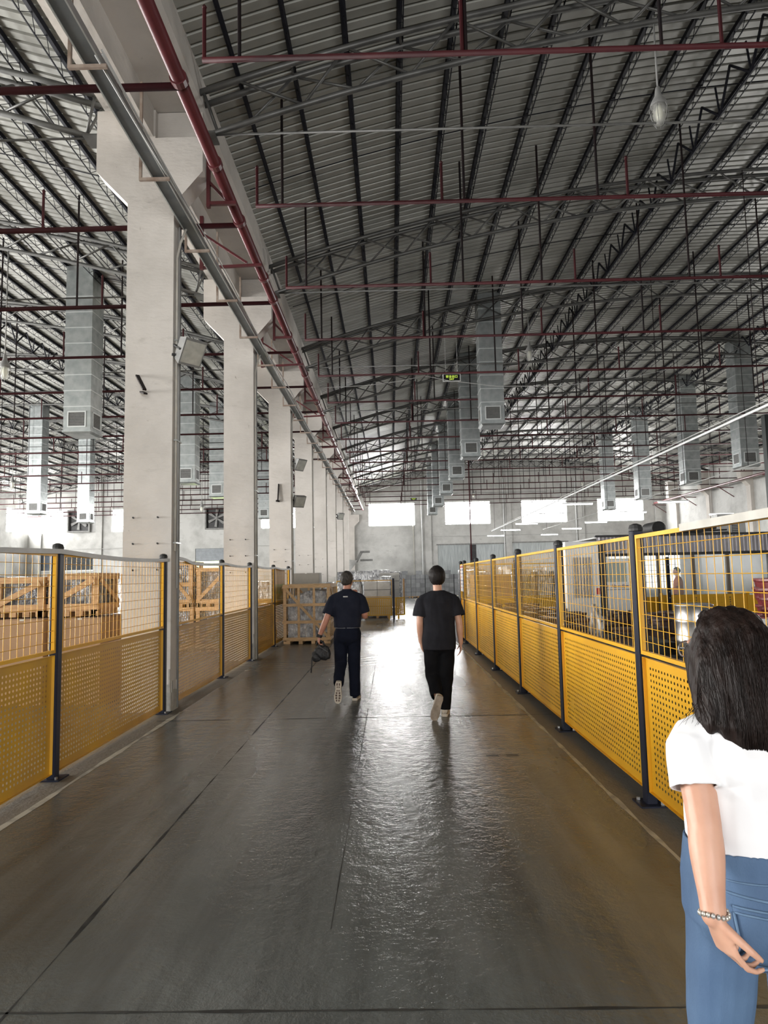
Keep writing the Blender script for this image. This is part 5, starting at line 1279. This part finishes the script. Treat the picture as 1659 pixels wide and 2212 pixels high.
# ---- man in black tee, left foot trailing with the sole to the camera
P2 = dict(head=(-.005,.03,1.668), yaw=.12, neck=(0,-.005,1.50), shoulder=1.452, hip=.92, torso=(.98,1.0), hs=1.02,
  armL=[(-.192,-.01,1.39),(-.232,-.03,1.12),(-.218,.06,.885)], armR=[(.192,-.01,1.39),(.247,-.05,1.12),(.262,-.02,.875)],
  handL=((.12,.30,-1),(.9,.1,.1),(.2,1,0),.30), handR=((-.02,.15,-1),(-.9,.0,0),(.0,1,0),.28),
  legL=[(-.09,0,.88),(-.085,.06,.48),(-.055,-.20,.27)], legR=[(.088,.0,.88),(.075,.03,.47),(.045,.0,.09)],
  skin='skin', hem=.80, hemw=.200, hemd=.160, shirt=(.210,.140), shirtname='t_shirt', shirtm='blacktee', sleeve=.72, sler=(.088,.100), armr=.98,
  pants=(.178,.135), waist=1.0, legr=(.105,.090,.068), pantsname='trousers', pantsm='blackpants', pfold=.011, drop=.01)
t, body, shirt, pants = figure('person', 'man in loose black tee and trousers walking away with empty hands', (.57, 8.52, 0), .0, P2)
man_hair(t, P2['head'], P2['yaw'], MT['hairblack'], 1.02, 1.16, 8)
shoe(t, foot_matrix((.045,.0,.088), (.15,1,0), (0,0,1)), MT['beige'], MT['beige'], None)
shoe(t, foot_matrix((-.05,-.235,.245), (-.28,.25,-1), (-.12,1,.2)), MT['beige'], MT['sole'], None, .30)
# ---- woman in the foreground: white tee, jeans, long dark hair, head turned to the left
WO = (.91, 1.80, 0)
PW = dict(head=(-.035,.035,1.478), yaw=.34, neck=(-.01,.0,1.335), shoulder=1.305, hip=.915, torso=(.86,.90), hs=.95, nk=.82,
  armL=[(-.172,-.01,1.262),(-.190,-.085,1.105),(-.217,-.150,.925)], armR=[(.172,0,1.262),(.205,-.03,1.05),(.20,.05,.85)],
  handL=((.34,-.05,-1),(.85,.15,.30),(.35,-1,.1),.50), handR=((0,.2,-1),(-.9,0,0),(0,1,0),.35),
  legL=[(-.104,0,.86),(-.138,.03,.44),(-.138,-.03,.08)], legR=[(.104,.0,.86),(.128,.10,.44),(.122,.10,.08)],
  skin='skin', hem=1.015, hemw=.168, hemd=.125, shirt=(.188,.125), shirtname='t_shirt', shirtm='whitetee', sleeve=.58, sler=(.066,.064), armr=.92, hands=.90, inlim=.02, fold=.007, ssm=12,
  pants=(.196,.142), waist=1.03, legr=(.090,.058,.052), pantsname='jeans', pantsm='denim', pfold=.005)
t, body, shirt, pants = figure('person', 'woman with long dark hair in white tee and blue jeans in the foreground', WO, .10, PW, .0042)
shoe(t, foot_matrix((-.138,-.03,.088), (-.05,1,0), (0,0,1)), MT['white'], MT['white'], None, .25)
shoe(t, foot_matrix((.122,.10,.088), (.05,1,0), (0,0,1)), MT['white'], MT['white'], None, .25)
# jeans details: back pocket, waistband, yoke seam, centre seam, belt loop
pk = decal(pants, t, 'back_pocket', MT['denim'], [(-.150,0,.925),(-.045,0,.915),(-.052,0,.785),(-.140,0,.795)], .004, 9, 9)
def seam(pts, w=.006, off=.006):
    me = pants.data; bvh = BVHTree.FromPolygons([v.co for v in me.vertices], [p.vertices for p in me.polygons]); out = []
    for a, b_ in zip(pts, pts[1:]):
        a, b_ = Vector(a), Vector(b_); n = max(2, int((b_-a).length/.012))
        for i in range(n):
            p = a.lerp(b_, i/n); h = bvh.ray_cast(Vector((p.x, -.5, p.z)), Vector((0,1,0)))
            if h[0] is not None: out.append(h[0] - Vector((0, off*.6, 0)))
    if len(out) > 2: MB().tube(out, w/2, 5).build('seam', MT['denimseam'], t, True)
seam([(-.150,0,.925),(-.045,0,.915),(-.052,0,.785),(-.10,0,.770),(-.140,0,.795),(-.150,0,.925)], .006, .010)
seam([(-.148,0,.912),(-.047,0,.902)], .006, .010)
seam([(-.185,0,.955),(-.05,0,.935),(0,0,.915),(.05,0,.935),(.185,0,.955)], .007)
seam([(0,0,.985),(0,0,.90),(.0,0,.82),(.0,0,.74)], .008)
seam([(-.18,0,.975),(-.09,0,.972),(0,0,.970),(.09,0,.972),(.18,0,.975)], .005)
MB().box(-.009, .009, -.142, -.122, .955, 1.0).build('belt_loop', MT['denimseam'], t)
# bracelet, glasses arm
A = PW['armL'][2]
br_ = MB()
for k in range(18):
    th = 2*PI*k/18; br_.ell((A[0]+.002+.031*math.cos(th), A[1]+.027*math.sin(th), A[2]+.006+.004*math.sin(th*2)), .0052, .0052, .0062, 8, 6)
br_.build('bracelet', pm('pearl_silver', (.62,.56,.46), (.50,.50,.50), 40, .2, .6, obj=True), t, True)
R_ = Matrix.Rotation(PW['yaw'], 3, 'Z'); hc = Vector(PW['head'])
gl = MB(); gl.tube([hc + R_ @ Vector((.07*-1, .0, .012)), hc + R_ @ Vector((-.066,.085,.014)), hc + R_ @ Vector((-.05,.10,.012))], .0025, 6)
for sx in (-1, 1): gl.tube([hc + R_ @ Vector((sx*.034+.027*math.cos(a), .098, .008+.021*math.sin(a))) for a in [2*PI*k/16 for k in range(17)]], .0022, 5)
gl.build('glasses', MT['steel'], t)
# hair: scalp cap, long back fall, loose strands
hx, hy, hz = hc
def hair_mass():
    mb = MB()
    R3 = Matrix.Rotation(PW['yaw']*.8, 3, 'Z')
    # cap
    rg = []; nu, nv = 44, 22
    for i in range(nv+1):
        ph = -.55 + (PI/2+.55)*i/nv; cr = max(math.cos(ph), .01); row = []
        for j in range(nu):
            th = 2*PI*j/nu; x, y = cr*math.cos(th), cr*math.sin(th); k = 1.0
            if ph < .75 and y > .45: k = .80
            part = max(0, 1-abs(x+.10)*9)*.018*(1 if ph > .5 else 0)
            k *= 1 + .020*noise.noise(Vector((x*3, y*3, ph*2)))
            row.append(hc + R3 @ Vector((.092*x*k, -.014+.112*y*k, .024+.104*math.sin(ph)*k - part)))
        rg.append(row)
    mb.rings(rg)
    # fall
    def sec(z, cx, cy, rx, ry, n=30): return [(cx+rx*math.cos(2*PI*k/n), cy+ry*math.sin(2*PI*k/n), z) for k in range(n)]
    mb.rings([sec(1.575,hx,hy-.015,.03,.04), sec(1.555,hx,hy-.018,.062,.075), sec(1.52,hx-.003,hy-.022,.088,.098), sec(1.48,hx-.005,hy-.03,.100,.102), sec(1.43,hx+.0,hy-.055,.110,.088), sec(1.37,hx+.012,hy-.085,.122,.064), sec(1.32,hx+.02,hy-.110,.125,.044), sec(1.27,hx+.04,hy-.120,.110,.032), sec(1.225,hx+.065,hy-.122,.075,.020), sec(1.195,hx+.075,hy-.122,.04,.010)])
    mb.rings([sec(1.50,hx-.066,hy+.005,.028,.06,16), sec(1.42,hx-.076,hy-.015,.030,.055,16), sec(1.36,hx-.088,hy-.05,.030,.045,16), sec(1.325,hx-.10,hy-.075,.026,.028,16), sec(1.30,hx-.105,hy-.085,.012,.012,16)])
    return mb
hm = solid(hair_mass(), 'hair', MT['hairbrown'], t, .006, 4, .5, .007, (34, 34, 4.0))
rs_ = random.Random(21)
bvh = BVHTree.FromPolygons([v.co for v in hm.data.vertices], [p.vertices for p in hm.data.polygons])
st = MB()
for i in range(760):
    x0 = hx + rs_.uniform(-.105, .115); z = rs_.uniform(1.50, 1.578) - abs(x0-hx)*.35; zend = 1.255 - .05*math.cos((x0-hx-.06)*16) + rs_.uniform(-.04, .07) if x0 > hx-.05 else rs_.uniform(1.29, 1.39)
    if i % 4 == 0: z = rs_.uniform(1.34, 1.46)
    pts = []; x = x0; last = None; k = 0; ph = rs_.uniform(0, 6); lift = rs_.uniform(.0004, .003)
    while z > zend and k < 60:
        xx = x + .007*math.sin(ph + (1.55-z)*13) + (x0-hx)*.16*(1.56-z)/.25 + .03*max(0, 1.45-z)
        h = bvh.ray_cast(Vector((xx, -.6, z)), Vector((0,1,0)))
        if h[0] is not None and h[0].y < .10: y = h[0].y - lift; last = y
        elif last is not None: y = last
        else: y = None
        if y is not None: pts.append((xx, y, z))
        z -= .014; k += 1
    if len(pts) > 3:
        r = rs_.uniform(.0007, .0017); n = len(pts); st.tube(pts, [r*min(1, .25+1.6*q/n, .15+3.2*(n-1-q)/n) for q in range(n)], 3, True, .6)
for i in range(16):                               # flyaways over the shoulder
    x0 = hx-.085+rs_.uniform(-.02,.02); z0 = rs_.uniform(1.40,1.45); ex = -.19+rs_.uniform(-.03,.06); ez = 1.33+rs_.uniform(-.03,.02)
    pts = [(x0+(ex-x0)*q**1.6, hy-.02-.06*q+.01*math.sin(q*5+i), z0+(ez-z0)*q**.8) for q in [k/8 for k in range(9)]]
    st.tube(pts, [.0015*(1-.8*q/8) for q in range(9)], 3)
st.build('hair_strands', MT['hairbrown'], t, True)['kind'] = 'stuff'

# ---- two workers inside the glazed office
def worker(loc, lab, tee, rz):
    P = dict(P2); P.update(s=1, shirtm=tee, hem=.95, pantsm='navypants', skin='skin', legL=[(-.09,0,.88),(-.09,.02,.48),(-.09,0,.09)], legR=[(.09,0,.88),(.09,.02,.48),(.09,0,.09)])
    t, *_ = figure('person', lab, loc, rz, P, .016); man_hair(t, P['head'], P['yaw'], MT['hairblack'], 1.0, 1.02, 5)
    for sx in (-1, 1): shoe(t, foot_matrix((sx*.09,0,.088), (0,1,0), (0,0,1)), MT['dark'], MT['dark'])
MT['orangetee'] = pm('orange_tee', (.62,.20,.10), (.52,.16,.08), 8, .8, obj=True); MT['greytee'] = pm('grey_tee', (.18,.19,.20), None, rough=.8)
worker((8.95, 21.6, 0), 'worker in an orange top inside the glazed office', 'orangetee', 1.2)
worker((6.55, 21.2, 0), 'worker in grey seen through the office glass above the pale machine', 'greytee', 2.6)
